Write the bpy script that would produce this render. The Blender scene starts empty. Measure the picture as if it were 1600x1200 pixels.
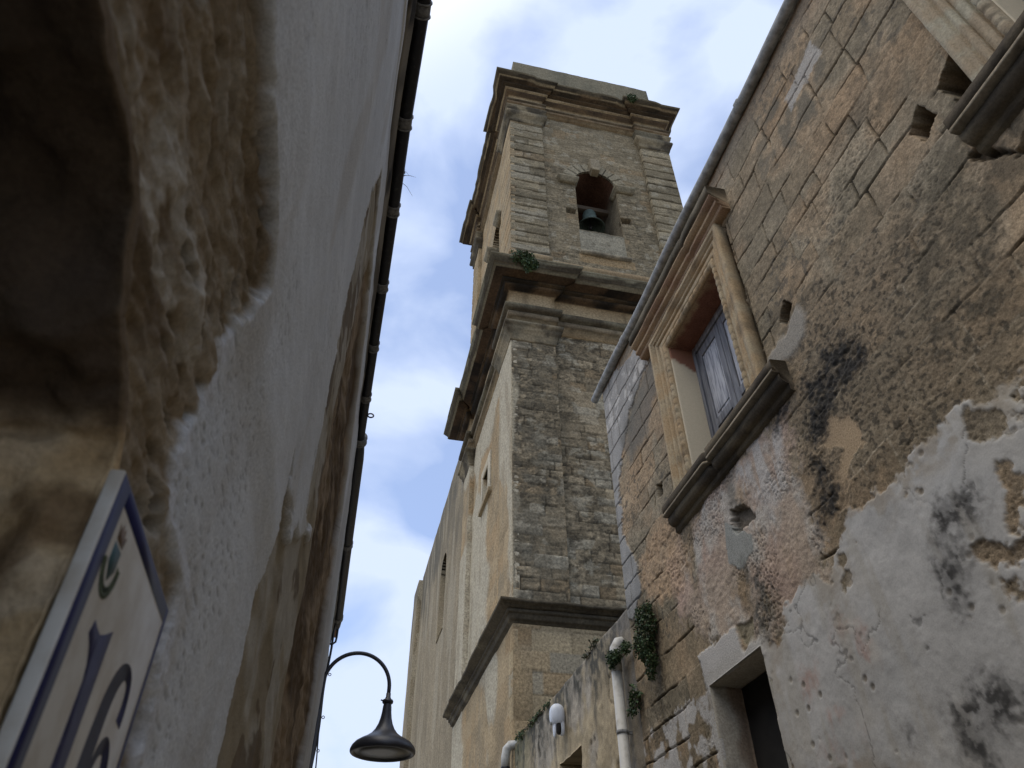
import bpy, bmesh, math, random
import numpy as np

# ------------------------------------------------------------------ scene, camera, light
S = bpy.context.scene
COL = S.collection
H = 1.55                                   # eye height; all "rel" heights below are above the eye

from mathutils import Matrix, Vector
cam_d = bpy.data.cameras.new("camera")
cam = bpy.data.objects.new("camera", cam_d); COL.objects.link(cam)
cam.matrix_world = Matrix(((0.97505, -0.14121, -0.17127, 0.0),
                           (-0.22192, -0.63667, -0.73851, 0.0),
                           (-0.00475, 0.75809, -0.65213, H),
                           (0, 0, 0, 1)))
cam_d.sensor_width = 36.0
cam_d.lens = 36.0 * 1140.0 / 1600.0
cam_d.clip_start = 0.01
cam_d.clip_end = 3000
cam_d.dof.use_dof = True
cam_d.dof.focus_distance = 9.0
cam_d.dof.aperture_fstop = 12.0
S.camera = cam

SUN_ELEV, SUN_AZ = math.radians(66), math.radians(250)      # azimuth clockwise from +Y
W = bpy.data.worlds.new("World"); S.world = W; W.use_nodes = True
nt = W.node_tree; nt.nodes.clear()
def nn(tree, t, **kw):
    n = tree.nodes.new(t)
    for k, v in kw.items(): setattr(n, k, v)
    return n
L = nt.links.new
out = nn(nt, 'ShaderNodeOutputWorld'); bg = nn(nt, 'ShaderNodeBackground')
sky = nn(nt, 'ShaderNodeTexSky', sky_type='NISHITA', sun_disc=False)
sky.sun_elevation = SUN_ELEV; sky.sun_rotation = SUN_AZ; sky.air_density = 1.0; sky.dust_density = 0.6; sky.ozone_density = 1.6
tc = nn(nt, 'ShaderNodeTexCoord')
mp = nn(nt, 'ShaderNodeMapping'); mp.inputs['Scale'].default_value = (1.0, 1.0, 1.5); mp.inputs['Location'].default_value = (0.35, 0.2, 0.1)
n1 = nn(nt, 'ShaderNodeTexNoise'); n1.inputs['Scale'].default_value = 4.2; n1.inputs['Detail'].default_value = 6; n1.inputs['Roughness'].default_value = 0.46
n1.inputs['Distortion'].default_value = 0.25
rp = nn(nt, 'ShaderNodeValToRGB')
rp.color_ramp.elements[0].position = 0.40; rp.color_ramp.elements[0].color = (0, 0, 0, 1)
rp.color_ramp.elements[1].position = 0.57; rp.color_ramp.elements[1].color = (1, 1, 1, 1)
mul = nn(nt, 'ShaderNodeMath', operation='MULTIPLY_ADD'); mul.inputs[1].default_value = 0.62; mul.inputs[2].default_value = 0.38
mx = nn(nt, 'ShaderNodeMix', data_type='RGBA')
CLOUD = (7.5, 8.7, 11.3, 1)
# clouds are whiter and brighter round the veiled sun
vd = nn(nt, 'ShaderNodeVectorMath', operation='DOT_PRODUCT'); vd.inputs[1].default_value = (math.sin(SUN_AZ) * math.cos(SUN_ELEV), math.cos(SUN_AZ) * math.cos(SUN_ELEV), math.sin(SUN_ELEV))
ms = nn(nt, 'ShaderNodeMapRange', interpolation_type='SMOOTHSTEP'); ms.inputs[1].default_value = 0.72; ms.inputs[2].default_value = 1.0
cm = nn(nt, 'ShaderNodeMix', data_type='RGBA'); cm.inputs['A'].default_value = CLOUD; cm.inputs['B'].default_value = (25, 23.4, 21, 1)
L(tc.outputs['Generated'], vd.inputs[0]); L(vd.outputs['Value'], ms.inputs[0]); L(ms.outputs[0], cm.inputs['Factor']); L(cm.outputs['Result'], mx.inputs['B'])
L(tc.outputs['Generated'], mp.inputs['Vector']); L(mp.outputs['Vector'], n1.inputs['Vector'])
L(n1.outputs['Fac'], rp.inputs['Fac']); L(rp.outputs['Color'], mul.inputs[0]); L(mul.outputs[0], mx.inputs['Factor'])
sg_ = nn(nt, 'ShaderNodeVectorMath', operation='MULTIPLY'); sg_.inputs[1].default_value = (1.7, 1.9, 2.25); L(sky.outputs['Color'], sg_.inputs[0]); L(sg_.outputs[0], mx.inputs['A']); L(mx.outputs['Result'], bg.inputs['Color'])
bg.inputs['Strength'].default_value = 0.10
L(bg.outputs[0], out.inputs[0])

sun_d = bpy.data.lights.new("sun", 'SUN'); sun_d.energy = 0.8; sun_d.angle = math.radians(40); sun_d.color = (1.0, 0.94, 0.85)
sun = bpy.data.objects.new("sun", sun_d); COL.objects.link(sun)
sd = Vector((math.sin(SUN_AZ) * math.cos(SUN_ELEV), math.cos(SUN_AZ) * math.cos(SUN_ELEV), math.sin(SUN_ELEV)))
sun.rotation_euler = sd.to_track_quat('Z', 'Y').to_euler()
sun.location = (0, 0, 40)

S.view_settings.view_transform = 'Standard'; S.view_settings.look = 'None'
S.view_settings.exposure = 0.0; S.view_settings.gamma = 1.0; S.view_settings.use_curve_mapping = False
S.render.engine = 'CYCLES'
S.cycles.max_bounces = 6; S.cycles.diffuse_bounces = 4

# ------------------------------------------------------------------ numeric noise helpers
def hsh(a, b, seed=0):
    a = np.asarray(a).astype(np.int64); b = np.asarray(b).astype(np.int64)
    h = (a * 374761393 + b * 668265263 + seed * 974634777) & 0xFFFFFFFF
    h = ((h ^ (h >> 13)) * 1274126177) & 0xFFFFFFFF
    h = ((h ^ (h >> 15)) * 2246822519) & 0xFFFFFFFF
    return ((h ^ (h >> 16)) & 0xFFFFFF) / float(0xFFFFFF)
def vnoise(x, y, seed=0):
    xi = np.floor(x); yi = np.floor(y); fx = x - xi; fy = y - yi
    fx = fx * fx * fx * (fx * (fx * 6 - 15) + 10); fy = fy * fy * fy * (fy * (fy * 6 - 15) + 10)
    a = hsh(xi, yi, seed); b = hsh(xi + 1, yi, seed); c = hsh(xi, yi + 1, seed); d = hsh(xi + 1, yi + 1, seed)
    return (a + (b - a) * fx) * (1 - fy) + (c + (d - c) * fx) * fy
def fbm(x, y, octv=4, seed=0, gain=0.5):
    s = 0; a = 1.0; t = 0
    c, sn = 0.8, 0.6
    for i in range(octv):
        s = s + a * vnoise(x, y, seed + i * 17); t += a; a *= gain
        x, y = (c * x - sn * y) * 2.03 + 5.1, (sn * x + c * y) * 2.03 + 1.7
    return s / t
def worley(x, y, seed=0):
    xi = np.floor(x); yi = np.floor(y); best = np.full(np.shape(x), 9.0)
    for i in (-1, 0, 1):
        for j in (-1, 0, 1):
            cx = xi + i; cy = yi + j
            px = cx + hsh(cx, cy, seed); py = cy + hsh(cx, cy, seed + 5)
            best = np.minimum(best, (px - x) ** 2 + (py - y) ** 2)
    return np.sqrt(best)
def sst(a, b, x):
    t = np.clip((x - a) / (b - a), 0, 1); return t * t * (3 - 2 * t)
def mixc(c, d, m):
    return c + (np.asarray(d) - c) * m[..., None]
def sdpoly(P, u, v, pad=0.3):
    P = np.array(P, float); o = np.full(u.shape, 9.0)
    k = (u > P[:, 0].min() - pad) & (u < P[:, 0].max() + pad) & (v > P[:, 1].min() - pad) & (v < P[:, 1].max() + pad)
    if not k.any(): return o
    x = u[k]; y = v[k]; d = np.full(x.shape, 1e9); ins = np.zeros(x.shape, bool); n = len(P)
    for i in range(n):
        ax, ay = P[i]; bx, by = P[(i + 1) % n]; ex, ey = bx - ax, by - ay
        t = np.clip(((x - ax) * ex + (y - ay) * ey) / (ex * ex + ey * ey + 1e-12), 0, 1)
        d = np.minimum(d, (x - ax - t * ex) ** 2 + (y - ay - t * ey) ** 2)
        c = ((ay > y) != (by > y)) & (x < (bx - ax) * (y - ay) / (by - ay + 1e-12) + ax)
        ins ^= c
    d = np.sqrt(d); o[k] = np.where(ins, -d, d); return o
class Mask:
    """soft polygon masks with a ragged edge"""
    def __init__(s, u, v, scale=9.0, seed=3, au=1.0):
        s.u, s.v = u, v
        s.n = (fbm(u * scale * au, v * scale, 4, seed) - 0.5) * 2
        s.m = (fbm(u * scale * 5 * au, v * scale * 5, 3, seed + 50) - 0.5) * 2
    def __call__(s, polys, amp=0.05, soft=0.01, fine=0.02):
        d = None
        for P in polys:
            q = sdpoly(P, s.u, s.v); d = q if d is None else np.minimum(d, q)
        return sst(soft, -soft, d + s.n * amp + s.m * fine), d
def ashlar(u, v, ch, bl, seed=1, var=0.25, vlo=-4.0, vhi=30.0):
    rs = np.random.RandomState(seed)
    hs = ch * (1 + var * (rs.rand(int((vhi - vlo) / ch * 1.5)) - 0.5) * 2)
    e = vlo + np.concatenate([[0], np.cumsum(hs)])
    r = np.clip(np.searchsorted(e, v, side='right') - 1, 0, len(e) - 2)
    lo = e[r]; hi = e[r + 1]
    lens = bl * (0.75 + 0.5 * rs.rand(len(e))); off = rs.rand(len(e)) * 7
    Lr = lens[r]; t = u / Lr + off[r]; k = np.floor(t)
    jb = lambda q: q + 0.55 * (hsh(q, r, seed) - 0.5)
    k = np.where(t < jb(k), k - 1, k); k = np.where(t >= jb(k + 1), k + 1, k)
    du = np.minimum(t - jb(k), jb(k + 1) - t) * Lr; dv = np.minimum(v - lo, hi - v)
    return np.minimum(du, dv), hsh(k, r, seed + 11), hsh(k, r, seed + 23), du, dv

# ------------------------------------------------------------------ mesh helpers
def make(name, parts, mat, parent=None, smooth=False):
    """parts: list of (verts Nx3, quads/tri lists, colours Nx3 or None) in world space -> ONE mesh object"""
    V, F, C, o = [], [], [], 0
    for v, f, c in parts:
        v = np.asarray(v, float); V.append(v)
        c = np.full((len(v), 3), 0.3) if c is None else np.asarray(c, float)
        C.append(c if c.shape[1] == 4 else np.concatenate([c, np.ones((len(c), 1))], 1))
        if isinstance(f, np.ndarray): F.append(('a', f + o))
        else: F.append(('l', [[i + o for i in q] for q in f]))
        o += len(v)
    V = np.concatenate(V); C = np.concatenate(C)
    me = bpy.data.meshes.new(name)
    loops, starts, tot = [], [], 0
    for k, f in F:
        if k == 'a':
            loops.append(f.reshape(-1)); starts.append(tot + np.arange(len(f)) * f.shape[1]); tot += f.size
        else:
            for q in f:
                loops.append(np.array(q)); starts.append(np.array([tot])); tot += len(q)
    loops = np.concatenate(loops).astype(np.int32); starts = np.concatenate(starts).astype(np.int32)
    base = np.array(parent.matrix_world.translation if parent is None else root_loc(parent)) if parent else np.zeros(3)
    me.vertices.add(len(V)); me.vertices.foreach_set('co', (V - base).reshape(-1).astype(np.float32))
    me.loops.add(len(loops)); me.loops.foreach_set('vertex_index', loops)
    me.polygons.add(len(starts)); me.polygons.foreach_set('loop_start', starts)
    me.update(calc_edges=True); me.validate(clean_customdata=False)
    a = me.color_attributes.new('Col', 'FLOAT_COLOR', 'POINT')
    a.data.foreach_set('color', C.reshape(-1).astype(np.float32))
    if smooth: me.polygons.foreach_set('use_smooth', np.ones(len(me.polygons), bool))
    me.materials.append(mat)
    ob = bpy.data.objects.new(name, me); COL.objects.link(ob)
    if parent: ob.parent = parent
    return ob
def root_loc(o):
    p = Vector((0, 0, 0))
    while o: p = p + o.location; o = o.parent
    return p
def thing(name, label, cat, loc=(0, 0, 0), group=None):
    o = bpy.data.objects.new(name, None); COL.objects.link(o); o.location = loc
    o['label'] = label; o['category'] = cat
    if group: o['group'] = group
    return o
def tag(o, label, cat, group=None):
    o['label'] = label; o['category'] = cat
    if group: o['group'] = group
    return o
def structure(o, kind='structure'):
    o['kind'] = kind; return o

def panel(O, U, V, N, us, vs, fn, hole=None, skirt=0.1, holeskirt=None, arc=None):
    """displaced sheet: point = O + u U + v V + h N; open borders (and hole rims) run back by skirt"""
    us = np.asarray(us, float); vs = np.asarray(vs, float)
    u, v = np.meshgrid(us, vs)
    if arc:                                        # pull the nearest vertices onto a round arch
        cu, cv, ra = arc; r0 = np.hypot(u - cu, v - cv) + 1e-9; cell = np.diff(us).max()
        k = (v > cv - cell * .5) & (np.abs(r0 - ra) < cell * 1.0); u = np.where(k, cu + (u - cu) / r0 * ra, u); v = np.where(k, cv + (v - cv) / r0 * ra, v)
    r_ = fn(u, v); h, c = r_[0], r_[1]
    c = np.clip(c, 0.004, 0.95)
    if len(r_) == 3: c = np.concatenate([c, r_[2][..., None]], -1)
    O, U, V, N = (np.array(q, float) for q in (O, U, V, N))
    P = O + u[..., None] * U + v[..., None] * V + h[..., None] * N
    nv, nu = u.shape; idx = np.arange(nu * nv).reshape(nv, nu)
    fm = np.ones((nv - 1, nu - 1), bool)
    if hole is not None:
        uc = (us[:-1] + us[1:]) / 2; vc = (vs[:-1] + vs[1:]) / 2
        fm = ~hole(*np.meshgrid(uc, vc))
    q = np.stack([idx[:-1, :-1], idx[:-1, 1:], idx[1:, 1:], idx[1:, :-1]], -1)[fm]
    verts = P.reshape(-1, 3); cols = c.reshape(-1, c.shape[-1])
    fp = np.zeros((nv + 1, nu + 1), bool); fp[1:-1, 1:-1] = fm
    eh = fp[:-1, 1:-1] != fp[1:, 1:-1]          # horizontal edges (nv, nu-1)
    ev = fp[1:-1, :-1] != fp[1:-1, 1:]          # vertical edges (nv-1, nu)
    e = np.concatenate([np.stack([idx[:, :-1], idx[:, 1:]], -1)[eh], np.stack([idx[:-1, :], idx[1:, :]], -1)[ev]])
    uniq, inv = np.unique(e.reshape(-1), return_inverse=True); inv = inv.reshape(-1, 2)
    hs = skirt if holeskirt is None else holeskirt
    dep = np.full(len(uniq), hs)
    iu = uniq % nu; iv = uniq // nu
    dep[(iu == 0) | (iu == nu - 1) | (iv == 0) | (iv == nv - 1)] = skirt
    plane = O + u.reshape(-1)[uniq][:, None] * U + v.reshape(-1)[uniq][:, None] * V
    back = plane - dep[:, None] * N
    n0 = len(verts)
    sk = np.stack([e[:, 0], e[:, 1], n0 + inv[:, 1], n0 + inv[:, 0]], -1)
    return np.concatenate([verts, back]), np.concatenate([q, sk]), np.concatenate([cols, cols[uniq]])

def box(lo, hi, col=None):
    x0, y0, z0 = lo; x1, y1, z1 = hi
    v = [(x0, y0, z0), (x1, y0, z0), (x1, y1, z0), (x0, y1, z0), (x0, y0, z1), (x1, y0, z1), (x1, y1, z1), (x0, y1, z1)]
    f = [(0, 3, 2, 1), (4, 5, 6, 7), (0, 1, 5, 4), (1, 2, 6, 5), (2, 3, 7, 6), (3, 0, 4, 7)]
    return v, f, None if col is None else [col] * 8
def bevbox(lo, hi, b=0.004, col=None):
    bm = bmesh.new(); v, f, _ = box(lo, hi); vs = [bm.verts.new(p) for p in v]
    for q in f: bm.faces.new([vs[i] for i in q])
    bmesh.ops.bevel(bm, geom=list(bm.edges), offset=b, segments=2, affect='EDGES', profile=0.6)
    bm.verts.index_update(); V = [tuple(p.co) for p in bm.verts]; F = [[p.index for p in q.verts] for q in bm.faces]; bm.free()
    return V, F, None if col is None else [col] * len(V)
def lathe(c, prof, seg=32, col=None):
    """prof: (radius, z) list around a vertical axis through c"""
    c = np.array(c); V, F = [], []
    for r, z in prof:
        for k in range(seg):
            a = 2 * math.pi * k / seg; V.append((c[0] + r * math.cos(a), c[1] + r * math.sin(a), c[2] + z))
    for i in range(len(prof) - 1):
        for k in range(seg):
            F.append((i * seg + k, i * seg + (k + 1) % seg, (i + 1) * seg + (k + 1) % seg, (i + 1) * seg + k))
    return V, F, None if col is None else [col] * len(V)
def tube(pts, rad, seg=12, col=None, cap=True):
    pts = [Vector(p) for p in pts]; n = len(pts)
    rad = [rad] * n if not hasattr(rad, '__len__') else rad
    V, F = [], []; ref = None
    for i, p in enumerate(pts):
        t = (pts[min(i + 1, n - 1)] - pts[max(i - 1, 0)]).normalized()
        if ref is None: ref = t.orthogonal().normalized()
        ref = (ref - t * ref.dot(t)).normalized(); b = t.cross(ref)
        for k in range(seg):
            a = 2 * math.pi * k / seg; V.append(tuple(p + (ref * math.cos(a) + b * math.sin(a)) * rad[i]))
    for i in range(n - 1):
        for k in range(seg):
            F.append((i * seg + k, i * seg + (k + 1) % seg, (i + 1) * seg + (k + 1) % seg, (i + 1) * seg + k))
    if cap: F += [list(range(seg))[::-1], list(range((n - 1) * seg, n * seg))]
    return V, F, None if col is None else [col] * len(V)
def loft(poly, prof, colf, step=0.12, jit=0.008, rag=0.0, seed=1, cap=True, ragmin=0.3, ragf=None):
    """moulding ring: rectilinear CCW footprint offset outwards by o at height z for each (o, z) of prof"""
    P = np.array(poly, float); n = len(P)
    E = np.roll(P, -1, 0) - P; Ln = np.hypot(E[:, 0], E[:, 1]); D = E / Ln[:, None]; No = np.stack([D[:, 1], -D[:, 0]], -1)
    cnt = [max(1, int(round(l / step))) for l in Ln]
    tt = [(i, k / cnt[i]) for i in range(n) for k in range(cnt[i])]
    m = len(tt); rows = []
    off = np.zeros((m, 2)); nrm = np.zeros((m, 2)); base = np.zeros((m, 2))
    for j, (i, t) in enumerate(tt):
        base[j] = P[i] + E[i] * t
        nrm[j] = No[i] if t > 0 else No[i] + No[i - 1] if abs(np.dot(No[i], No[i - 1])) < 0.5 else No[i]
    arc = np.cumsum([Ln[i] / cnt[i] for i, t in tt])
    V = []
    for q, (o, z) in enumerate(prof):
        nz = (fbm(arc * 2.6, arc * 0 + z * 9 + q * 1.3, 3, seed) - 0.5) * 2 * jit
        if o > .1: nz = nz + (hsh(np.floor(arc / .62), np.floor(arc * 0 + z * 6), seed) - .5) * 2.2 * jit
        r = np.zeros(m)
        if rag and o > ragmin:
            g = fbm(arc * 1.9, arc * 0 + 3.3, 3, seed + 9); r = np.clip((g - 0.5) * 4, 0, 1) * rag
            if ragf is not None: r = r * ragf(base)
        xy = base + nrm * (o + nz - r)[:, None]
        V.append(np.concatenate([xy, (z + nz * 0.5 - r * 0.25)[:, None]], 1))
    V = np.concatenate(V); F = []
    idx = np.arange(len(V)).reshape(len(prof), m)
    a = idx[:-1]; b = np.roll(idx, -1, 1)[:-1]; c = np.roll(idx, -1, 1)[1:]; d = idx[1:]
    F = np.stack([a, b, c, d], -1).reshape(-1, 4)
    out = [(V, F, colf(V))]
    if cap:
        t = V[idx[-1]]; out.append((t, [list(range(m))], colf(t)))
        t = V[idx[0]]; out.append((t, [list(range(m))[::-1]], colf(t)))
    return out
def pathmould(path, prof, frame, colf, closed_prof=True):
    """sweep: path = list of (origin, outward dir) already mitred; prof = (a along outward, p along frame normal)"""
    N = np.array(frame, float); V = []
    for o, d in path:
        for a, p in prof: V.append(np.array(o) + np.array(d) * a + N * p)
    V = np.array(V); m = len(prof); F = []
    for i in range(len(path) - 1):
        for k in range(m if closed_prof else m - 1):
            k2 = (k + 1) % m; F.append((i * m + k, i * m + k2, (i + 1) * m + k2, (i + 1) * m + k))
    F.append(list(range(m))); F.append(list(range((len(path) - 1) * m, len(path) * m))[::-1])
    return V, F, colf(V)

# ------------------------------------------------------------------ materials
def new_mat(name):
    m = bpy.data.materials.new(name); m.use_nodes = True
    t = m.node_tree; t.nodes.clear()
    o = nn(t, 'ShaderNodeOutputMaterial'); b = nn(t, 'ShaderNodeBsdfPrincipled')
    t.links.new(b.outputs[0], o.inputs[0]); return m, t, b
def mat_vc(name, scale=60, bump=0.5, dist=0.006, var=(0.72, 1.25), rough=0.93, pit=0.0, spec=0.12, tint=(1, 1, 1)):
    """mineral surface: per-vertex base colour times fine grain, with grain relief"""
    m, t, b = new_mat(name); l = t.links.new
    at = nn(t, 'ShaderNodeAttribute', attribute_name='Col'); g = nn(t, 'ShaderNodeNewGeometry')
    n = nn(t, 'ShaderNodeTexNoise'); n.inputs['Scale'].default_value = scale; n.inputs['Detail'].default_value = 8; n.inputs['Roughness'].default_value = 0.65
    l(g.outputs['Position'], n.inputs['Vector'])
    mr = nn(t, 'ShaderNodeMapRange'); mr.inputs[1].default_value = 0.3; mr.inputs[2].default_value = 0.7; mr.inputs[3].default_value = var[0]; mr.inputs[4].default_value = var[1]
    l(n.outputs['Fac'], mr.inputs[0])
    gr = nn(t, 'ShaderNodeMix', data_type='FLOAT'); gr.inputs['A'].default_value = 1.0; l(at.outputs['Alpha'], gr.inputs['Factor']); l(mr.outputs[0], gr.inputs['B'])
    mu = nn(t, 'ShaderNodeVectorMath', operation='SCALE'); l(at.outputs['Color'], mu.inputs[0]); l(gr.outputs['Result'], mu.inputs['Scale'])
    ti = nn(t, 'ShaderNodeVectorMath', operation='MULTIPLY'); ti.inputs[1].default_value = tint; l(mu.outputs[0], ti.inputs[0])
    l(ti.outputs[0], b.inputs['Base Color'])
    hgt = n.outputs['Fac']
    if pit:
        vo = nn(t, 'ShaderNodeTexVoronoi'); vo.inputs['Scale'].default_value = scale * 0.7; l(g.outputs['Position'], vo.inputs['Vector'])
        r = nn(t, 'ShaderNodeMapRange'); r.inputs[1].default_value = 0.0; r.inputs[2].default_value = 0.45; r.inputs[3].default_value = -pit; r.inputs[4].default_value = 0
        l(vo.outputs['Distance'], r.inputs[0]); ad = nn(t, 'ShaderNodeMath', operation='ADD'); l(n.outputs['Fac'], ad.inputs[0]); l(r.outputs[0], ad.inputs[1]); hgt = ad.outputs[0]
    bu = nn(t, 'ShaderNodeBump'); bu.inputs['Distance'].default_value = dist
    bs = nn(t, 'ShaderNodeMath', operation='MULTIPLY'); bs.inputs[1].default_value = bump; l(at.outputs['Alpha'], bs.inputs[0]); l(bs.outputs[0], bu.inputs['Strength'])
    l(hgt, bu.inputs['Height']); l(bu.outputs[0], b.inputs['Normal'])
    b.inputs['Roughness'].default_value = rough; b.inputs['Specular IOR Level'].default_value = spec
    return m
def mat_plain(name, col, rough=0.6, var=0.15, scale=40, bump=0.15, dist=0.002, spec=0.4, metal=0.0, col2=None, thr=0.5, stretch=(1, 1, 1)):
    m, t, b = new_mat(name); l = t.links.new
    g = nn(t, 'ShaderNodeNewGeometry'); mp = nn(t, 'ShaderNodeMapping'); mp.inputs['Scale'].default_value = stretch
    n = nn(t, 'ShaderNodeTexNoise'); n.inputs['Scale'].default_value = scale; n.inputs['Detail'].default_value = 7; n.inputs['Roughness'].default_value = 0.6
    l(g.outputs['Position'], mp.inputs[0]); l(mp.outputs[0], n.inputs['Vector'])
    mx = nn(t, 'ShaderNodeMix', data_type='RGBA')
    mr = nn(t, 'ShaderNodeMapRange'); mr.inputs[1].default_value = thr - 0.12; mr.inputs[2].default_value = thr + 0.12; l(n.outputs['Fac'], mr.inputs[0])
    c2 = col2 if col2 else tuple(c * (1 - var) for c in col)
    mx.inputs['A'].default_value = (*[min(1, c * (1 + (0 if col2 else var))) for c in col], 1); mx.inputs['B'].default_value = (*c2, 1)
    l(mr.outputs[0], mx.inputs['Factor']); l(mx.outputs['Result'], b.inputs['Base Color'])
    bu = nn(t, 'ShaderNodeBump'); bu.inputs['Strength'].default_value = bump; bu.inputs['Distance'].default_value = dist
    l(n.outputs['Fac'], bu.inputs['Height']); l(bu.outputs[0], b.inputs['Normal'])
    b.inputs['Roughness'].default_value = rough; b.inputs['Specular IOR Level'].default_value = spec; b.inputs['Metallic'].default_value = metal
    return m
M_WALL = mat_vc('weathered_wall', 95, 0.40, 0.005, (0.66, 1.30), pit=0.5, tint=(0.92, 0.888, 0.815))
M_TOWER = mat_vc('tower_stone', 24, 0.42, 0.016, (0.50, 1.46), pit=0.35, tint=(1.0, 0.945, 0.79))
M_TRIM = mat_vc('carved_stone', 70, 0.5, 0.006, (0.70, 1.26), tint=(1.0, 0.95, 0.82))
M_CORN = mat_vc('cornice_stone', 20, 0.35, 0.012, (0.58, 1.34), pit=0.1, tint=(1.0, 0.945, 0.80))
M_NEAR = mat_vc('near_masonry', 210, 0.5, 0.003, (0.8, 1.18), pit=0.25)
M_LEAF = mat_vc('leaf', 60, 0.1, 0.002, (0.8, 1.2), rough=0.6, spec=0.3)
M_STEM = mat_plain('woody_stem', (0.10, 0.075, 0.05), 0.9)
M_GUTTER = mat_plain('grey_gutter', (0.25, 0.255, 0.235), 0.75, 0.3, 14, 0.4, 0.006)
M_BLACK = mat_plain('black_gutter', (0.012, 0.012, 0.014), 0.5, 0.2, 30, 0.3, 0.003, col2=(0.07, 0.068, 0.06), thr=0.68)
M_CLAMP = mat_plain('gutter_bracket', (0.20, 0.195, 0.18), 0.7, 0.3, 60)
M_LAMP = mat_plain('lamp_metal', (0.020, 0.020, 0.024), 0.42, 0.1, 20, 0.05, 0.001, spec=0.5)
M_LENS = mat_plain('lamp_lens', (0.055, 0.052, 0.040), 0.35, 0.1, 30, 0.05)
M_PVC = mat_plain('white_pipe', (0.50, 0.48, 0.42), 0.5, 0.1, 12, 0.05, 0.001, col2=(0.33, 0.30, 0.24), thr=0.58)
M_FIX = mat_plain('white_plastic', (0.62, 0.64, 0.66), 0.35, 0.05, 20, 0.02)
M_DARK = mat_plain('dark_interior', (0.018, 0.016, 0.014), 0.9, 0.3, 6)
M_WOOD = mat_plain('grey_painted_wood', (0.185, 0.182, 0.182), 0.75, 0.3, 34, 0.5, 0.003, col2=(0.085, 0.085, 0.09), thr=0.54, stretch=(1.0, 1.0, 0.10))
M_WOODP = mat_plain('pale_painted_wood', (0.44, 0.435, 0.43), 0.75, 0.3, 34, 0.5, 0.003, col2=(0.13, 0.135, 0.15), thr=0.56, stretch=(1.0, 1.0, 0.12))
M_BRONZE = mat_plain('verdigris_bronze', (0.10, 0.138, 0.115), 0.7, 0.3, 14, 0.1, col2=(0.06, 0.075, 0.06), thr=0.55)
M_TILEW = mat_plain('glazed_white', (0.55, 0.53, 0.47), 0.38, 0.06, 30, 0.03, 0.0005, spec=0.35, col2=(0.44, 0.40, 0.33), thr=0.53)
M_BLUE = mat_plain('glazed_blue', (0.016, 0.018, 0.060), 0.5, 0.12, 60, 0.03, 0.0005, spec=0.2)
M_NUM = mat_plain('glazed_dark_violet', (0.040, 0.038, 0.068), 0.6, 0.2, 90, 0.03, 0.0005, spec=0.15)
M_CRG = mat_plain('crest_green', (0.05, 0.07, 0.022), 0.6, 0.4, 160)
M_CRT = mat_plain('crest_teal', (0.035, 0.075, 0.08), 0.6, 0.2, 90)
M_CRB = mat_plain('crest_brown', (0.13, 0.08, 0.045), 0.6, 0.3, 120)
M_RED = mat_vc('red_painted_render', 40, 0.4, 0.004)
M_ROOF = mat_plain('roof_tile', (0.30, 0.17, 0.10), 0.9, 0.3, 5)
M_PAVE = mat_plain('street_paving', (0.34, 0.32, 0.28), 0.9, 0.25, 3.0, 0.4, 0.01)

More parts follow.
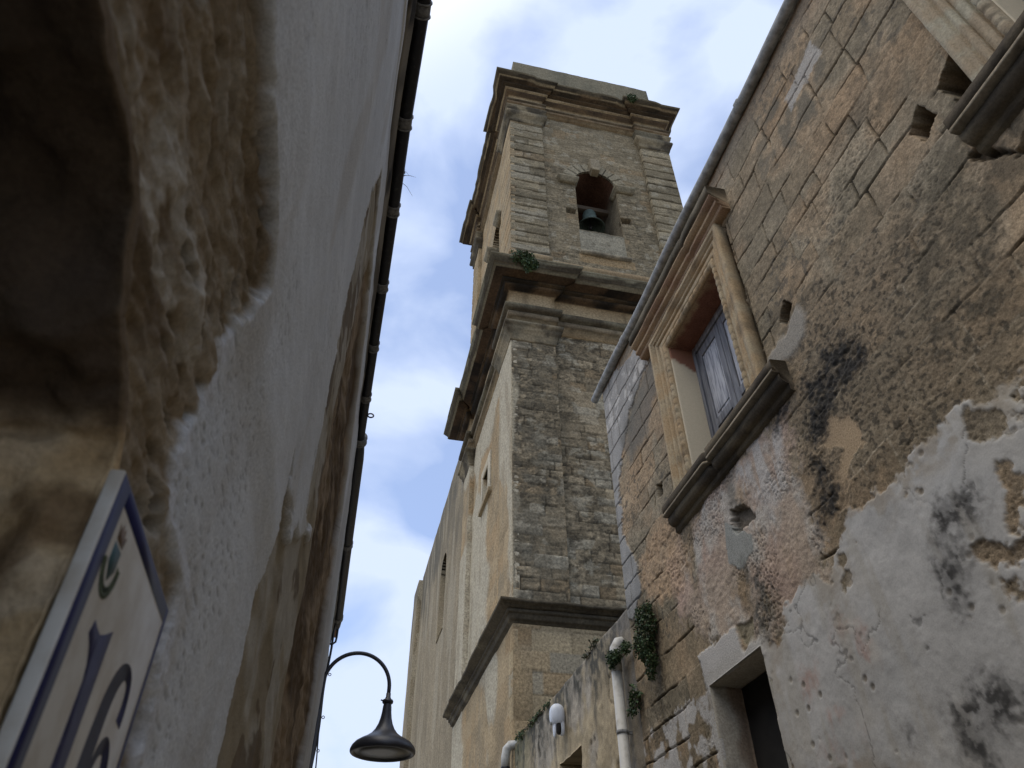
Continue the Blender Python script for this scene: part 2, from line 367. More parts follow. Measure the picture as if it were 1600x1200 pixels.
RP={
 'white':[[(1.647,1.985),(1.829,1.924),(1.969,2.002),(2.226,1.985),(2.501,1.969),(2.78,1.953),(3.026,1.939),(3.128,1.783),(3.172,1.724),(3.388,1.851),(3.517,1.793),(3.647,1.752),(3.842,1.637),(3.994,1.702),(3.984,1.013),(2.321,0.445),(1.996,0.565),(1.203,1.761)]],
 'bare':[[(1.984,1.977),(1.817,1.854),(1.836,1.812),(1.918,1.797),(2.008,1.806),(2.028,1.871)],[(1.979,1.71),(1.928,1.692),(1.937,1.62),(1.869,1.576),(1.902,1.524),(1.964,1.532),(1.982,1.588),(1.998,1.638)],[(1.994,1.53),(1.953,1.511),(2.034,1.409),(2.079,1.42)],[(2.242,1.454),(2.012,1.348),(2.051,1.287),(2.243,1.34)],[(2.209,1.296),(2.139,1.263),(2.116,1.182),(2.134,1.154),(2.202,1.228)]],
 'mould':[[(2.366,1.694),(2.279,1.708),(2.174,1.676),(2.144,1.627),(2.197,1.559),(2.281,1.565),(2.318,1.524),(2.328,1.439),(2.362,1.465),(2.354,1.568),(2.42,1.579)],[(2.5,1.503),(2.423,1.465),(2.382,1.377),(2.397,1.332),(2.454,1.309),(2.5,1.379)],[(2.724,0.979),(2.565,0.976),(2.453,0.968),(2.397,0.957),(2.296,0.896),(2.33,0.84),(2.454,0.837),(2.529,0.809),(2.599,0.781),(2.587,0.698),(2.633,0.709),(2.69,0.825),(2.709,0.924)],[(2.982,0.969),(2.954,0.908),(2.993,0.903)]],
 'pinkblot':[[(3.641,1.454),(3.527,1.414),(3.575,1.262),(3.688,1.297)],[(3.238,1.378),(3.053,1.342),(3.123,1.123),(3.252,1.05),(3.254,1.194)],[(3.602,1.173),(3.401,1.131),(3.454,0.98),(3.637,1.025)],[(3.227,1.542),(3.055,1.455),(3.129,1.37),(3.257,1.452)],[(3.53,0.999),(3.294,0.927),(3.342,0.841),(3.587,0.894)]],
 'pink':[[(4.089,2.994),(3.522,2.91),(3.16,2.852),(3.164,2.606),(3.22,2.276),(3.149,1.947),(3.21,1.712),(3.605,1.735),(3.842,1.637),(4.548,1.945),(5.071,2.348),(5.156,2.826),(4.675,2.862),(4.354,2.905)]],
 'streak':[[(3.826,2.877),(3.37,2.853),(3.196,2.828),(3.299,2.415),(3.523,2.366),(3.759,2.703)]],
 'cementpatch':[[(4.107,2.638),(3.804,2.371),(3.83,2.259),(4.007,2.211),(4.176,2.326),(4.153,2.49)]],
 'pit':[[(3.996,2.657),(3.829,2.594),(3.716,2.445),(3.837,2.437),(3.983,2.468),(4.028,2.543)]],
 'drip':[[(4.013,2.259),(3.862,2.194),(3.724,1.972),(3.838,1.889),(3.876,1.728),(4.034,1.83),(4.025,2.018)]],
 'drip2':[[(4.021,2.95),(3.865,2.903),(3.871,2.67),(3.87,2.568),(4.002,2.644)]],
 'olive':[[(4.251,1.926),(4.031,1.892),(4.06,1.775),(4.2,1.758),(4.239,1.831)]],
 'lintel':[[(4.86,1.947),(4.256,1.915),(4.215,1.764),(3.981,1.729),(3.979,1.649),(4.76,1.647),(4.812,1.799)]],
 'whiteblocks':[[(6.014,1.733),(5.143,1.708),(4.762,1.691),(4.593,1.616),(4.602,1.08),(6.253,1.382)]],
 'cementstrip':[[(6.291,5.852),(5.897,5.515),(5.239,5.222),(4.867,5.197),(4.779,4.936),(5.109,4.756),(5.418,4.67),(5.702,4.387),(5.938,4.07),(5.959,3.566),(5.748,3.12),(5.724,2.798),(5.981,2.669),(6.29,2.796),(6.328,3.997),(6.379,5.043)]],
 'lichenlight':[[(6.128,4.86),(5.985,5.206),(5.274,5.116),(4.811,5.098),(4.814,4.839),(5.299,4.744),(5.805,4.71)]],
 'greydark':[[(5.418,4.67),(4.814,4.839),(4.669,4.545),(5.144,4.144),(5.587,4.149),(5.763,4.511)]],
 'black':[[(2.682,3.006),(2.48,2.919),(2.307,2.734),(2.364,2.631),(2.538,2.644),(2.724,2.624),(2.909,2.708),(2.928,2.873),(2.715,2.861)],[(2.889,2.892),(2.586,2.638),(2.756,2.565),(2.868,2.479),(2.966,2.49),(3.016,2.644),(2.946,2.737)],[(3.027,2.441),(2.886,2.176),(2.977,2.029),(3.158,2.031),(3.119,2.237)],[(3.262,2.984),(3.063,2.932),(3.178,2.815),(3.337,2.778)]],
 'mortar':[[(2.84,2.597),(2.761,2.555),(2.637,2.429),(2.614,2.253),(2.793,2.198),(2.889,2.056),(2.969,2.044),(2.935,2.228),(2.757,2.321),(2.924,2.438)]],
 'weather':[[(3.047,3.079),(2.789,3.348),(2.407,3.351),(2.051,3.273),(1.672,3.054),(1.462,2.718),(1.426,2.282),(1.625,1.965),(1.826,1.929),(2.21,1.973),(2.585,2.004),(3.067,1.981),(3.192,2.259),(3.128,2.677)]],
 'weather2':[[(2.087,5.193),(1.608,4.863),(1.729,4.492),(2.087,4.403),(2.6,4.639),(2.469,5.129)]],
 'smooth':[[(3.2,3.296),(2.846,3.347),(2.727,3.421),(2.665,3.282),(2.752,3.158),(2.944,3.153),(3.103,3.222)]],
 'orange':[[(5.67,3.1),(5.115,3.209),(4.84,2.935),(4.722,2.595),(5.023,2.47),(5.651,2.689)]],
 'paleblock':[[(2.113,4.915),(1.741,4.994),(1.695,4.773),(2.101,4.76)]],
}
LP={
 'patch':[[(0.274,0.665),(0.388,0.653),(0.493,0.648),(0.597,0.624),(0.544,0.475),(0.546,0.399),(0.544,0.344),(0.542,0.303),(0.559,0.287),(0.663,0.281),(0.691,0.148),(0.42,0.074),(0.304,0.188),(0.244,0.294),(0.159,0.344)]],
 'strip':[[(1.661,2.323),(1.607,2.076),(1.605,1.868),(1.497,1.438),(1.649,0.938),(1.958,1.048),(1.393,0.74),(1.204,0.733),(1.149,0.771),(1.176,0.249),(2.31,0.497),(2.134,1.22),(2.125,1.917),(2.269,2.51)]],
 'recess':[[(2.464,2.816),(2.269,2.51),(2.125,1.917),(2.401,1.375),(2.31,0.497),(5.164,1.119),(4.549,1.66),(4.14,2.386),(3.362,2.71)]],
}

A3 = lambda *c: np.array(c, float)
def flat(c): return lambda V: np.tile(np.array(c, float), (len(V), 1))

# ------------------------------------------------------------------ ground
g = make('street', [([(-400, -400, 0), (400, -400, 0), (400, 600, 0), (-400, 600, 0)], [(0, 1, 2, 3)], None)], M_PAVE); structure(g)

# ------------------------------------------------------------------ right-hand house
XR = 2.5
house = thing('stone_house', 'tall weathered stone house with grey shutter window and peeling white plaster, right of the alley', 'house', (XR, 3.0, 0))
WIN = dict(y0=3.43, y1=4.40, z0=3.16, z1=4.60)
WSHIFT = -3.53
DOOR = dict(y0=4.00, y1=4.75, z0=-1.52, z1=1.70)
HOLES = [[(1.52, 3.47), (1.41, 3.56), (1.37, 3.39), (1.47, 3.34)], [(2.91, 3.46), (2.81, 3.55), (2.765, 3.46), (2.86, 3.38)], [(5.10, 3.43), (5.10, 3.55), (5.00, 3.52), (5.01, 3.41)],
         [(1.28, 3.50), (1.13, 3.58), (1.13, 3.28), (1.24, 3.30)]]
CRACKS = [[(1.35, 3.00), (1.15, 2.72)], [(1.2, 2.75), (0.9, 2.95)], [(1.15, 2.75), (0.7, 2.60)]]
def rwall(u, v):
    mk = Mask(u, v)
    wu = u + (fbm(u * 5, v * 5, 3, 7) - 0.5) * 0.035; wv = v + (fbm(u * 4, v * 4, 3, 8) - 0.5) * 0.045 + (fbm(u * .9, v * .9, 2, 4) - .5) * .05
    d, r1, r2, du, dv = ashlar(wu, wv, 0.225, 0.42, 5, 0.22)
    big = fbm(u * 1.1, v * 1.1, 4, 21); med = fbm(u * 6, v * 6, 4, 22); fine = fbm(u * 38, v * 38, 4, 23); xf = fbm(u * 90, v * 90, 2, 24)
    up = sst(3.6, 4.1, v + (big - .5)) ; crk = sst(0.48 - .10 * up, 0.66 - .08 * up, fbm(u * 3.2, v * 3.2, 4, 31))            # where the joints have lost their mortar
    jw = 0.0015 + 0.0048 * crk + 0.008 * (fine - .5)
    crk = np.maximum(crk, up * sst(.28, .46, fbm(u * 3.2, v * 3.2, 4, 31)))
    joint = sst(jw + 0.004, jw * 0.4, d) * (0.10 + 0.90 * crk); joint = joint * (1 - .6 * mk(RP['weather'], 0.22, 0.10, 0.03)[0])
    # ---- bare ashlar
    tan = A3(0.385, 0.295, 0.195); grey = A3(0.31, 0.26, 0.185); och = A3(0.40, 0.275, 0.17); pale = A3(0.44, 0.37, 0.28)
    c = mixc(np.broadcast_to(tan, u.shape + (3,)), grey, sst(0.35, 0.75, r1)); c = mixc(c, och, sst(0.74, 0.98, r2) * 0.4); c = mixc(c, pale, sst(0.2, 0.0, r2) * 0.3); c = c * (.80 + .38 * hsh(np.floor(r1 * 999), np.floor(r2 * 999), 3))[..., None]; bl = fbm(u * 2.6, v * 2.6, 4, 26); c = mixc(c, A3(0.37, 0.265, 0.165), sst(.48, .66, bl) * .5); c = mixc(c, A3(0.215, 0.185, 0.13), sst(.52, .36, bl) * .55)
    c = c * (0.80 + 0.40 * med)[..., None] * (0.66 + 0.68 * fine)[..., None] * (.8 + .4 * xf)[..., None] * .92
    h = (r2 - 0.5) * 0.006 + (med - .5) * 0.010 + (fine - .5) * 0.0032 + (xf - .5) * .0022 - joint * 0.020
    speck = sst(0.60, 0.72, fbm(u * 26, v * 26, 3, 41)) * sst(0.45, 0.65, big)
    c = mixc(c, A3(0.10, 0.09, 0.075), speck * 0.7)
    wp = (1 - .6 * up) * sst(0.30, 0.10, worley(u * 30 + fine * 1.5, v * 30 + med * 2, 6)) * sst(0.50, 0.66, fbm(u * 2.3, v * 2.3, 3, 43)) * .8
    h = h - wp * 0.007; c = c * (1 - 0.35 * wp)[..., None]
    # ---- grey-brown weathered zone
    m, _ = mk(RP['weather'], 0.22, 0.10, 0.03)
    c = mixc(c, A3(0.215, 0.172, 0.12) * 1.0, m * (0.55 + 0.3 * sst(.3, .7, fbm(u * 14, v * 14, 4, 52)))); h = h + m * ((xf - .5) * 0.004 + (fine - .5) * .005)
    pj = sst(.007, .002, np.abs(d + (fine - .5) * .01)) * (1 - crk) * sst(.45, .6, fbm(u * 4, v * 4, 3, 55)); c = mixc(c, A3(0.40, 0.345, 0.26), pj * m * .75)
    dsp_ = sst(.56, .68, fbm(u * 42, v * 42, 3, 56)); c = mixc(c, A3(0.06, 0.053, 0.042), dsp_ * .75 * (.30 + .70 * m))
    big2 = sst(.52, .70, fbm(u * 1.7 + 4, v * 1.7, 4, 57)); c = mixc(c, A3(0.105, 0.09, 0.066), big2 * (1 - .6 * up) * sst(.40, .58, fbm(u * 15, v * 15, 5, 58)) * .6)
    m, _ = mk(RP['weather2'], 0.12, 0.08, 0.03); c = mixc(c, A3(0.15, 0.135, 0.105), m * sst(0.35, 0.6, fbm(u * 9, v * 9, 4, 53)) * 0.8)
    c = c * (1 - 0.74 * joint)[..., None]
    # upper band under the gutter: darker
    top = sst(5.05, 5.45, v + (med - .5) * .3); c = mixc(c, A3(0.20, 0.18, 0.15), top * 0.55)
    # ---- pink render
    m, _ = mk(RP['pink'], 0.12, 0.08, 0.06)
    pk = mixc(np.broadcast_to(A3(0.46, 0.375, 0.305), u.shape + (3,)), A3(0.49, 0.35, 0.29), sst(0.4, 0.65, big) * .8); pk = mixc(pk, A3(0.50, 0.465, 0.425), sst(0.5, 0.7, fbm(u * 5, v * 3, 4, 61)))
    pits = sst(0.30, 0.10, worley(u * 44 + fine * 2, v * 36 + med * 3, 9)) * sst(0.48, 0.64, fbm(u * 4, v * 4, 3, 62))
    pk = pk * (0.82 + 0.36 * fine)[..., None]
    m2 = m * sst(.30, .55, fbm(u * 3.4, v * 2.2, 4, 64) + .12); c = mixc(c, pk, m2 * 0.8); h = h * (1 - m) + m * (0.008 + (med - .5) * 0.022 + (fine - .5) * 0.010 - pits * 0.010); c = c * (1 - 0.45 * pits * m)[..., None]
    m, _ = mk(RP['streak'], 0.06, 0.06, 0.03); c = mixc(c, A3(0.48, 0.455, 0.43), m * sst(0.35, 0.6, fbm(u * 20, v * 2.5, 4, 63)) * 0.85)
    m, _ = mk(RP['orange'], 0.08, 0.06, 0.04); c = mixc(c, A3(0.47, 0.325, 0.205) * 1.0, m * (0.4 + 0.5 * med)); h = h + m * ((fbm(u * 24, v * 24, 3, 66) - .5) * 0.022)
    # ---- grey cement along the far corner
    m, _ = mk(RP['cementstrip'], 0.06, 0.012, 0.015)
    ce = A3(0.30, 0.295, 0.285) * (0.7 + 0.6 * fbm(u * 7, v * 5, 4, 70))[..., None]; j2 = sst(0.010, 0.003, d)
    ce = ce * (1 - 0.5 * j2)[..., None]; c = mixc(c, ce, m); h = h * (1 - m * .8) + m * (0.012 - j2 * 0.015)
    m, _ = mk(RP['lichenlight'], 0.08, 0.03, 0.06); c = mixc(c, A3(0.47, 0.46, 0.44), m * sst(0.46, 0.60, fbm(u * 11, v * 11, 5, 71)))
    m, _ = mk(RP['greydark'], 0.06, 0.08, 0.04); c = mixc(c, A3(0.15, 0.145, 0.13), m * 0.75)
    # ---- white lime plaster, lower right, with its broken edge and bare places
    m, sd_ = mk(RP['white'], 0.085, 0.016, 0.022)
    mb, _ = mk(RP['bare'], 0.06, 0.014, 0.02)
    flake = sst(0.71, 0.75, fbm(u * 6.5, v * 6.5, 5, 81)) * sst(-0.25, -0.05, sd_)
    hol = np.clip(mb + flake, 0, 1)
    pl = A3(0.51, 0.505, 0.50) * (0.78 + 0.34 * fbm(u * 2.4, v * 2.4, 5, 82))[..., None] * (0.90 + 0.2 * fine)[..., None]
    pl = mixc(pl, A3(0.55, 0.50, 0.42), sst(0.50, 0.72, fbm(u * 1.6 + 9, v * 1.6, 4, 83)) * 0.6)
    pl = mixc(pl, A3(0.50, 0.505, 0.51), sst(0.52, 0.70, fbm(u * 3.1, v * 2.2 + 5, 4, 84)) * 0.5)
    mp_, _ = mk(RP['pinkblot'], 0.09, 0.07, 0.05); pl = mixc(pl, A3(0.44, 0.325, 0.29), mp_ * sst(0.35, 0.62, fbm(u * 10, v * 5, 4, 85)) * 0.85)
    dp = sst(0.16, 0.08, worley(u * 7.5, v * 7.5, 13)) * sst(0.5, 0.62, fbm(u * 3, v * 3, 3, 86))
    pl = mixc(pl, A3(0.20, 0.175, 0.14), dp * 0.8)
    wash = sst(-.22, .0, sd_ + mk.n * .09) * sst(.40, .60, fbm(u * 8, v * 8, 5, 180)); pl = mixc(pl, A3(0.33, 0.275, 0.205), wash * .6)
    st_ = fbm(u * 9, v * 1.4, 4, 181); pl = mixc(pl, A3(0.40, 0.375, 0.33), sst(.54, .72, st_) * .5)
    hl, _ = mk(RP['mould'], 0.10, 0.13, 0.05); pl = mixc(pl, A3(0.20, 0.20, 0.20), hl * .6 * sst(.3, .6, fbm(u * 7, v * 7, 4, 182)))
    cr2 = sst(.010, .002, np.abs(fbm(u * 2.6, v * 2.6, 5, 183) - .5)) * sst(.5, .6, fbm(u * 1.5, v * 1.5, 2, 184)); pl = pl * (1 - .4 * cr2)[..., None]
    hp = 0.008 - cr2 * .003 + (fbm(u * 3, v * 3, 3, 87) - .5) * 0.02 + (fine - .5) * 0.0025 + (fbm(u * 12, v * 12, 3, 88) - .5) * 0.003 - dp * 0.006
    mo, _ = mk(RP['mould'], 0.06, 0.075, 0.05)
    pl = mixc(pl, A3(0.055, 0.053, 0.052), mo * (0.30 + 0.65 * sst(0.35, 0.55, fbm(u * 26, v * 26, 4, 89))))
    edge = sst(0.035, 0.0, np.abs(sd_ + mk.n * .075 + mk.m * .035))
    mm = m * (1 - hol)
    c = mixc(c, pl, mm); h = h * (1 - mm) + mm * hp; grain = 1 - .72 * mm
    c = mixc(c, A3(0.24, 0.20, 0.15) * 1.0, mb * m * 0.4); c = mixc(c, A3(0.07, 0.068, 0.065), mo * m * hol * .7)
    m, _ = mk(RP['whiteblocks'], 0.04, 0.02, 0.04)
    wb = A3(0.47, 0.455, 0.44) * (0.8 + 0.4 * med)[..., None]; fade = sst(0.36, 0.5, fbm(u * 8, v * 8, 4, 91)); c = mixc(c, wb, m * fade); h = h + m * .004
    m, _ = mk(RP['lintel'], 0.03, 0.012, 0.02); c = mixc(c, A3(0.50, 0.485, 0.47) * (0.85 + 0.3 * med)[..., None], m); h = h * (1 - m) + m * 0.016
    # ---- repairs, stains, losses
    m, _ = mk(RP['cementpatch'], 0.03, 0.01, 0.01); c = mixc(c, A3(0.30, 0.305, 0.285) * (0.85 + .3 * med)[..., None], m); h = h * (1 - m) + m * 0.010
    m, _ = mk(RP['olive'], 0.02, 0.008, 0.01); c = mixc(c, A3(0.27, 0.235, 0.165), m); h = h - m * 0.012
    m, _ = mk(RP['smooth'], 0.04, 0.03, 0.01); c = mixc(c, A3(0.30, 0.275, 0.235), m); h = h * (1 - m) + m * 0.012
    m, _ = mk(RP['mortar'], 0.035, 0.010, 0.02); c = mixc(c, A3(0.40, 0.30, 0.195) * (0.88 + 0.24 * med)[..., None], m); h = h * (1 - m) + m * (-0.006)
    m, _ = mk(RP['black'], 0.08, 0.06, 0.06); q = m * (.55 + .45 * sst(0.36, 0.52, fbm(u * 22, v * 22, 5, 95))); c = mixc(c, A3(0.036, 0.035, 0.034), q * 0.92); h = h + m * (fine - .5) * 0.02
    m, _ = mk(RP['drip'], 0.05, 0.07, 0.05); c = mixc(c, A3(0.10, 0.095, 0.085), m * sst(0.3, 0.55, fbm(u * 18, v * 14, 4, 96)) * 0.85)
    m, _ = mk(RP['drip2'], 0.03, 0.05, 0.04); c = mixc(c, A3(0.15, 0.135, 0.11), m * 0.7)
    m, _ = mk(RP['paleblock'], 0.02, 0.012, 0.02); c = mixc(c, A3(0.40, 0.385, 0.36), m * 0.8)
    m, _ = mk(RP['pit'], 0.03, 0.012, 0.02); h = h - m * 0.055; c = mixc(c, A3(0.12, 0.10, 0.075), m * 0.8)
    for P in HOLES:
        m = sst(0.008, -0.010, sdpoly(P, u, v) + mk.m * 0.012); h = h * (1 - m) - m * 0.42; c = mixc(c, A3(0.085, 0.065, 0.045), m * .8)
    for s0 in (0, WSHIFT):                      # open joint beside the near jamb
        q = np.abs(u - (WIN['y0'] + s0 - .262) + mk.n * .014); m = sst(.020, .006, q + mk.m * .006) * sst(3.15, 3.25, v) * sst(4.84, 4.76, v); h = h - m * .06; c = c * (1 - .5 * m)[..., None]
    for P in CRACKS:
        (ax, ay), (bx, by) = P; t = np.clip(((u - ax) * (bx - ax) + (v - ay) * (by - ay)) / ((bx - ax) ** 2 + (by - ay) ** 2), 0, 1)
        dd = np.hypot(u - ax - t * (bx - ax), v - ay - t * (by - ay)) + mk.n * 0.03 + mk.m * .01
        m = sst(0.022, 0.004, dd); h = h - m * 0.05; c = c * (1 - .5 * m)[..., None]
    # keep the stone flush where the window surround and door sit
    for (y0, y1, z0, z1) in ((DOOR['y0'], DOOR['y1'], DOOR['z0'], DOOR['z1']),):
        dd = np.maximum(np.maximum(y0 - u, u - y1), np.maximum(z0 - v, v - z1)) + mk.n * .05; k = sst(0.10, 0.02, dd)
        h = h * (1 - .7 * k) + .014 * .7 * k; c = mixc(c, A3(0.44, 0.425, 0.40) * (0.8 + .4 * med)[..., None], k * 0.7)
    return h, c, grain
def snapped(a, b, step, marks):
    m = sorted([a, b] + [q for q in marks if a < q < b]); r = [m[0]]
    for p, q in zip(m[:-1], m[1:]):
        n = max(1, int(round((q - p) / step))); r += [p + (q - p) * (k + 1) / n for k in range(n)]
    return np.array(r)
RZTOP = 5.53
ys = snapped(0.25, 6.08, 0.0075, [WIN['y0'], WIN['y1'], DOOR['y0'], DOOR['y1'], WIN['y1'] + WSHIFT])
ys = np.concatenate([np.arange(-3.0, 0.25, 0.05), ys])
zs = np.concatenate([np.arange(-H, 0.5, 0.05), snapped(0.5, RZTOP, 0.0075, [WIN['z0'], WIN['z1'], DOOR['z1']])])
def rholes(u, v):
    k = np.zeros(u.shape, bool)
    for s in (0, WSHIFT): k |= (u > WIN['y0'] + s) & (u < WIN['y1'] + s) & (v > WIN['z0']) & (v < WIN['z1'])
    return k | ((u > DOOR['y0']) & (u < DOOR['y1']) & (v < DOOR['z1']))
wallmesh = panel((XR, 0, H), (0, 1, 0), (0, 0, 1), (-1, 0, 0), ys, zs, rwall, rholes, skirt=0.45, holeskirt=0.02)
make('wall', [wallmesh], M_WALL, house, True)
make('roof', [box((XR + 0.05, -3, H + RZTOP - 0.05), (9, 6.05, H + RZTOP + 0.06), (0.3, 0.25, 0.2)), box((XR + 0.46, -3, 0.02), (9, 6.0, H + RZTOP - 0.08), (0.03, 0.028, 0.025))], M_TRIM, house)
gp = [(XR - 0.045 + 0.006 * math.sin(y * 3), y, H + 5.475 - .008 * abs(math.sin((y + .2) * math.pi / 1.42))) for y in np.linspace(-2.5, 6.27, 90)]
gut = make('gutter', [tube(gp, 0.046, 14)], M_GUTTER, house, True)
for y in (0.9, 2.45, 3.85, 5.2):
    make('gutter_joint', [tube([(XR - 0.045, y, H + 5.475), (XR - 0.045, y + 0.05, H + 5.475)], 0.050, 14)], M_GUTTER, gut, True)

def sandcol(a, b, dark=(0.09, 0.08, 0.065), amt=0.5, sc=6.0, thr=0.55, seed=3):
    a, b, dark = A3(*a), A3(*b), A3(*dark)
    def f(V):
        V = np.asarray(V, float); p = V[:, 0] * 1.3 + V[:, 1]; q = V[:, 2] + V[:, 0] * .4
        c = mixc(np.broadcast_to(a, (len(V), 3)), b, sst(.35, .65, fbm(p * sc, q * sc, 4, seed)))
        return mixc(c, dark, sst(thr, thr + 0.15, fbm(p * sc * .8 + 7, q * sc * .8, 4, seed + 5)) * amt)
    return f
def window(s, cornice):
    y0, y1, z0, z1 = WIN['y0'] + s, WIN['y1'] + s, WIN['z0'], WIN['z1']
    fr = np.array((-1.0, 0, 0)); wc = sandcol((0.38, 0.315, 0.225), (0.37, 0.275, 0.175), (0.13, 0.11, 0.085), .5, 8.0, .53) if cornice else sandcol((0.37, 0.345, 0.28), (0.33, 0.27, 0.20), amt=.2)
    # architrave swept up one side, over and down the other
    def pathpts():
        pts = []
        for z in np.arange(z0 + 0.02, z1, 0.022): pts.append(((XR, y1, H + z), (0, 1, 0)))
        pts.append(((XR, y1, H + z1), (0, 1, 1)))
        for y in np.arange(y1 - 0.03, y0, -0.03): pts.append(((XR, y, H + z1), (0, 0, 1)))
        pts.append(((XR, y0, H + z1), (0, -1, 1)))
        for z in np.arange(z1 - 0.022, z0 + 0.01, -0.022): pts.append(((XR, y0, H + z), (0, -1, 0)))
        return pts
    prof = [(0.0, -0.012), (0.0, 0.022), (0.012, 0.040), (0.030, 0.046), (0.050, 0.040), (0.052, 0.012), (0.066, 0.012), (0.068, 0.034), (0.112, 0.038), (0.114, 0.020), (0.124, 0.020), (0.126, 0.048), (0.138, 0.060), (0.152, 0.056), (0.166, 0.044), (0.176, 0.044), (0.178, 0.066), (0.206, 0.068), (0.208, 0.078), (0.245, 0.078), (0.25, 0.060), (0.25, -0.02)]
    V, F, C = pathmould(pathpts(), prof, fr, wc)
    k = len(prof); n = len(V) // k; V = V.reshape(n, k, 3); C = C.reshape(n, k, 3)
    bead = (np.sin(np.arange(n) * 0.022 / 0.075 * 2 * math.pi) > 0.55)
    V[:, 2:5, 0] += (bead * 0.006)[:, None]; C[:, 2:5] *= np.where(bead, 0.55, 1.0)[:, None, None]
    V[:, 1:-1, 0] += ((vnoise(np.arange(n)[:, None] * 0.3 + np.zeros((n, k - 2)), np.arange(k - 2)[None] * 0.8, 4) - .5) * .007)
    win = make('window', [(V.reshape(-1, 3), F, C.reshape(-1, 3))], M_TRIM, house, False)
    # reveal (plastered), lintel underside painted red
    xs = XR + 0.215
    rc = sandcol((0.44, 0.40, 0.33), (0.40, 0.37, 0.31), amt=0.2)
    def rev(u, v): 
        c = np.broadcast_to(A3(0.58, 0.52, 0.42), u.shape + (3,)); n_ = fbm(u * 9, v * 9, 4, 5)
        c = mixc(c, A3(0.24, 0.12, 0.085), sst(-.02, .02, v - (z1 - 0.20) + (n_ - .5) * .25 + (u - .1) * .6)); return (n_ - .5) * .003, c, n_ * 0 + .25
    def sof(u, v):
        n_ = fbm(u * 8, v * 8, 4, 6); c = np.broadcast_to(A3(0.21, 0.10, 0.075), u.shape + (3,)) * (0.8 + .4 * fbm(u * 20, v * 20, 3, 7))[..., None]
        return (n_ - .5) * .003, mixc(c, A3(0.36, 0.26, 0.17), sst(.03, -.03, v - .05 + (n_ - .5) * .16))
    a = panel((XR - .008, y1 - .004, H), (1, 0, 0), (0, 0, 1), (0, -1, 0), np.linspace(0, .26, 16), np.linspace(z0 - .05, z1, 60), rev, skirt=.03)
    b = panel((XR - .008, y0 + .004, H), (1, 0, 0), (0, 0, 1), (0, 1, 0), np.linspace(0, .26, 16), np.linspace(z0 - .05, z1, 60), rev, skirt=.03)
    c_ = panel((XR - .008, 0, H + z1 - .004), (0, 1, 0), (1, 0, 0), (0, 0, -1), np.linspace(y0, y1, 50), np.linspace(0, .27, 20), sof, skirt=.03)
    make('reveal', [a, b, c_], M_TRIM, win, True)
    # shutter: outer frame, two leaves each with a raised panel
    fw = 0.042
    make('shutter_frame', [bevbox((xs, y0 + .003, H + z0 - .03), (xs + .05, y0 + fw, H + z1 - .003)), bevbox((xs, y1 - fw, H + z0 - .03), (xs + .05, y1 - .003, H + z1 - .003)),
                           bevbox((xs + .002, y0 + fw, H + z1 - .075), (xs + .05, y1 - fw, H + z1 - .003))], M_WOOD, win)
    ym = (y0 + y1) / 2 + 0.02
    for (a0, a1) in ((ym + .004, y1 - fw - .004), (y0 + fw + .004, ym - .004)):
        zt, zb = z1 - .08, z0 - .02; st = .072; x0 = xs + .016
        leaf = make('shutter', [bevbox((x0, a0, H + zb), (x0 + .03, a0 + st, H + zt)), bevbox((x0, a1 - st, H + zb), (x0 + .03, a1, H + zt)),
                         bevbox((x0 + .001, a0 + st, H + zt - .09), (x0 + .03, a1 - st, H + zt)), bevbox((x0 + .001, a0 + st, H + zb), (x0 + .03, a1 - st, H + zb + .12)),
                         bevbox((x0 + .001, a0 + st, H + zb + .50), (x0 + .03, a1 - st, H + zb + .58))], M_WOOD, win)
        make('shutter_panel', [bevbox((x0 + .014, a0 + st + .001, H + zb + .581), (x0 + .028, a1 - st - .001, H + zt - .091)), bevbox((x0 + .006, a0 + st + .03, H + zb + .62), (x0 + .02, a1 - st - .03, H + zt - .13), .006),
                              bevbox((x0 + .014, a0 + st + .001, H + zb + .121), (x0 + .028, a1 - st - .001, H + zb + .499)), bevbox((x0 + .006, a0 + st + .03, H + zb + .16), (x0 + .02, a1 - st - .03, H + zb + .46), .006)], M_WOODP, leaf)
    make('backing', [box((xs + .06, y0 - .02, H + z0 - .1), (xs + .08, y1 + .02, H + z1 + .02))], M_DARK, win)
    # sill: slab, lip and bed moulding, ends returned to the wall
    def ext(name, prof, ya, yb, colf, jit=.004, seed=1, brk=None, second=None):
        n = int((yb - ya) / .03); V = []
        for i in range(n + 1):
            y = ya + (yb - ya) * i / n
            for k_, (p, z) in enumerate(prof):
                q = ((vnoise(np.array(y * 5.0), np.array(1.7), seed) - .5) * 1.6 + (vnoise(np.array(y * 21.0), np.array(k_ * .9), seed) - .5) * .8) * jit * (p > 0)
                b_ = 0
                if brk and p > .03: b_ = brk(y)
                V.append((XR - p + q * 1.2 + b_, y, H + z + q))
        m = len(prof); F = [(i * m + k_, i * m + (k_ + 1) % m, (i + 1) * m + (k_ + 1) % m, (i + 1) * m + k_) for i in range(n) for k_ in range(m)]
        F += [list(range(m)), list(range(n * m, n * m + m))[::-1]]
        C = colf(V)
        if second: k_ = np.isin(np.arange(len(V)) % m, second[0]); C = np.where(k_[:, None], second[1](V), C)
        return V, F, C
    ya, yb = 2.98 + s, 4.83 + s
    zt = 3.16
    sp = [(-.20, zt + .02), (.112, zt), (.118, zt - .006), (.118, zt - .072), (.105, zt - .074), (.105, zt - .080), (.122, zt - .082), (.122, zt - .104), (.072, zt - .108), (.072, zt - .118), (.085, zt - .120), (.080, zt - .160), (.050, zt - .185), (.030, zt - .188), (.030, zt - .235), (-.03, zt - .25), (-.20, zt - .25)]
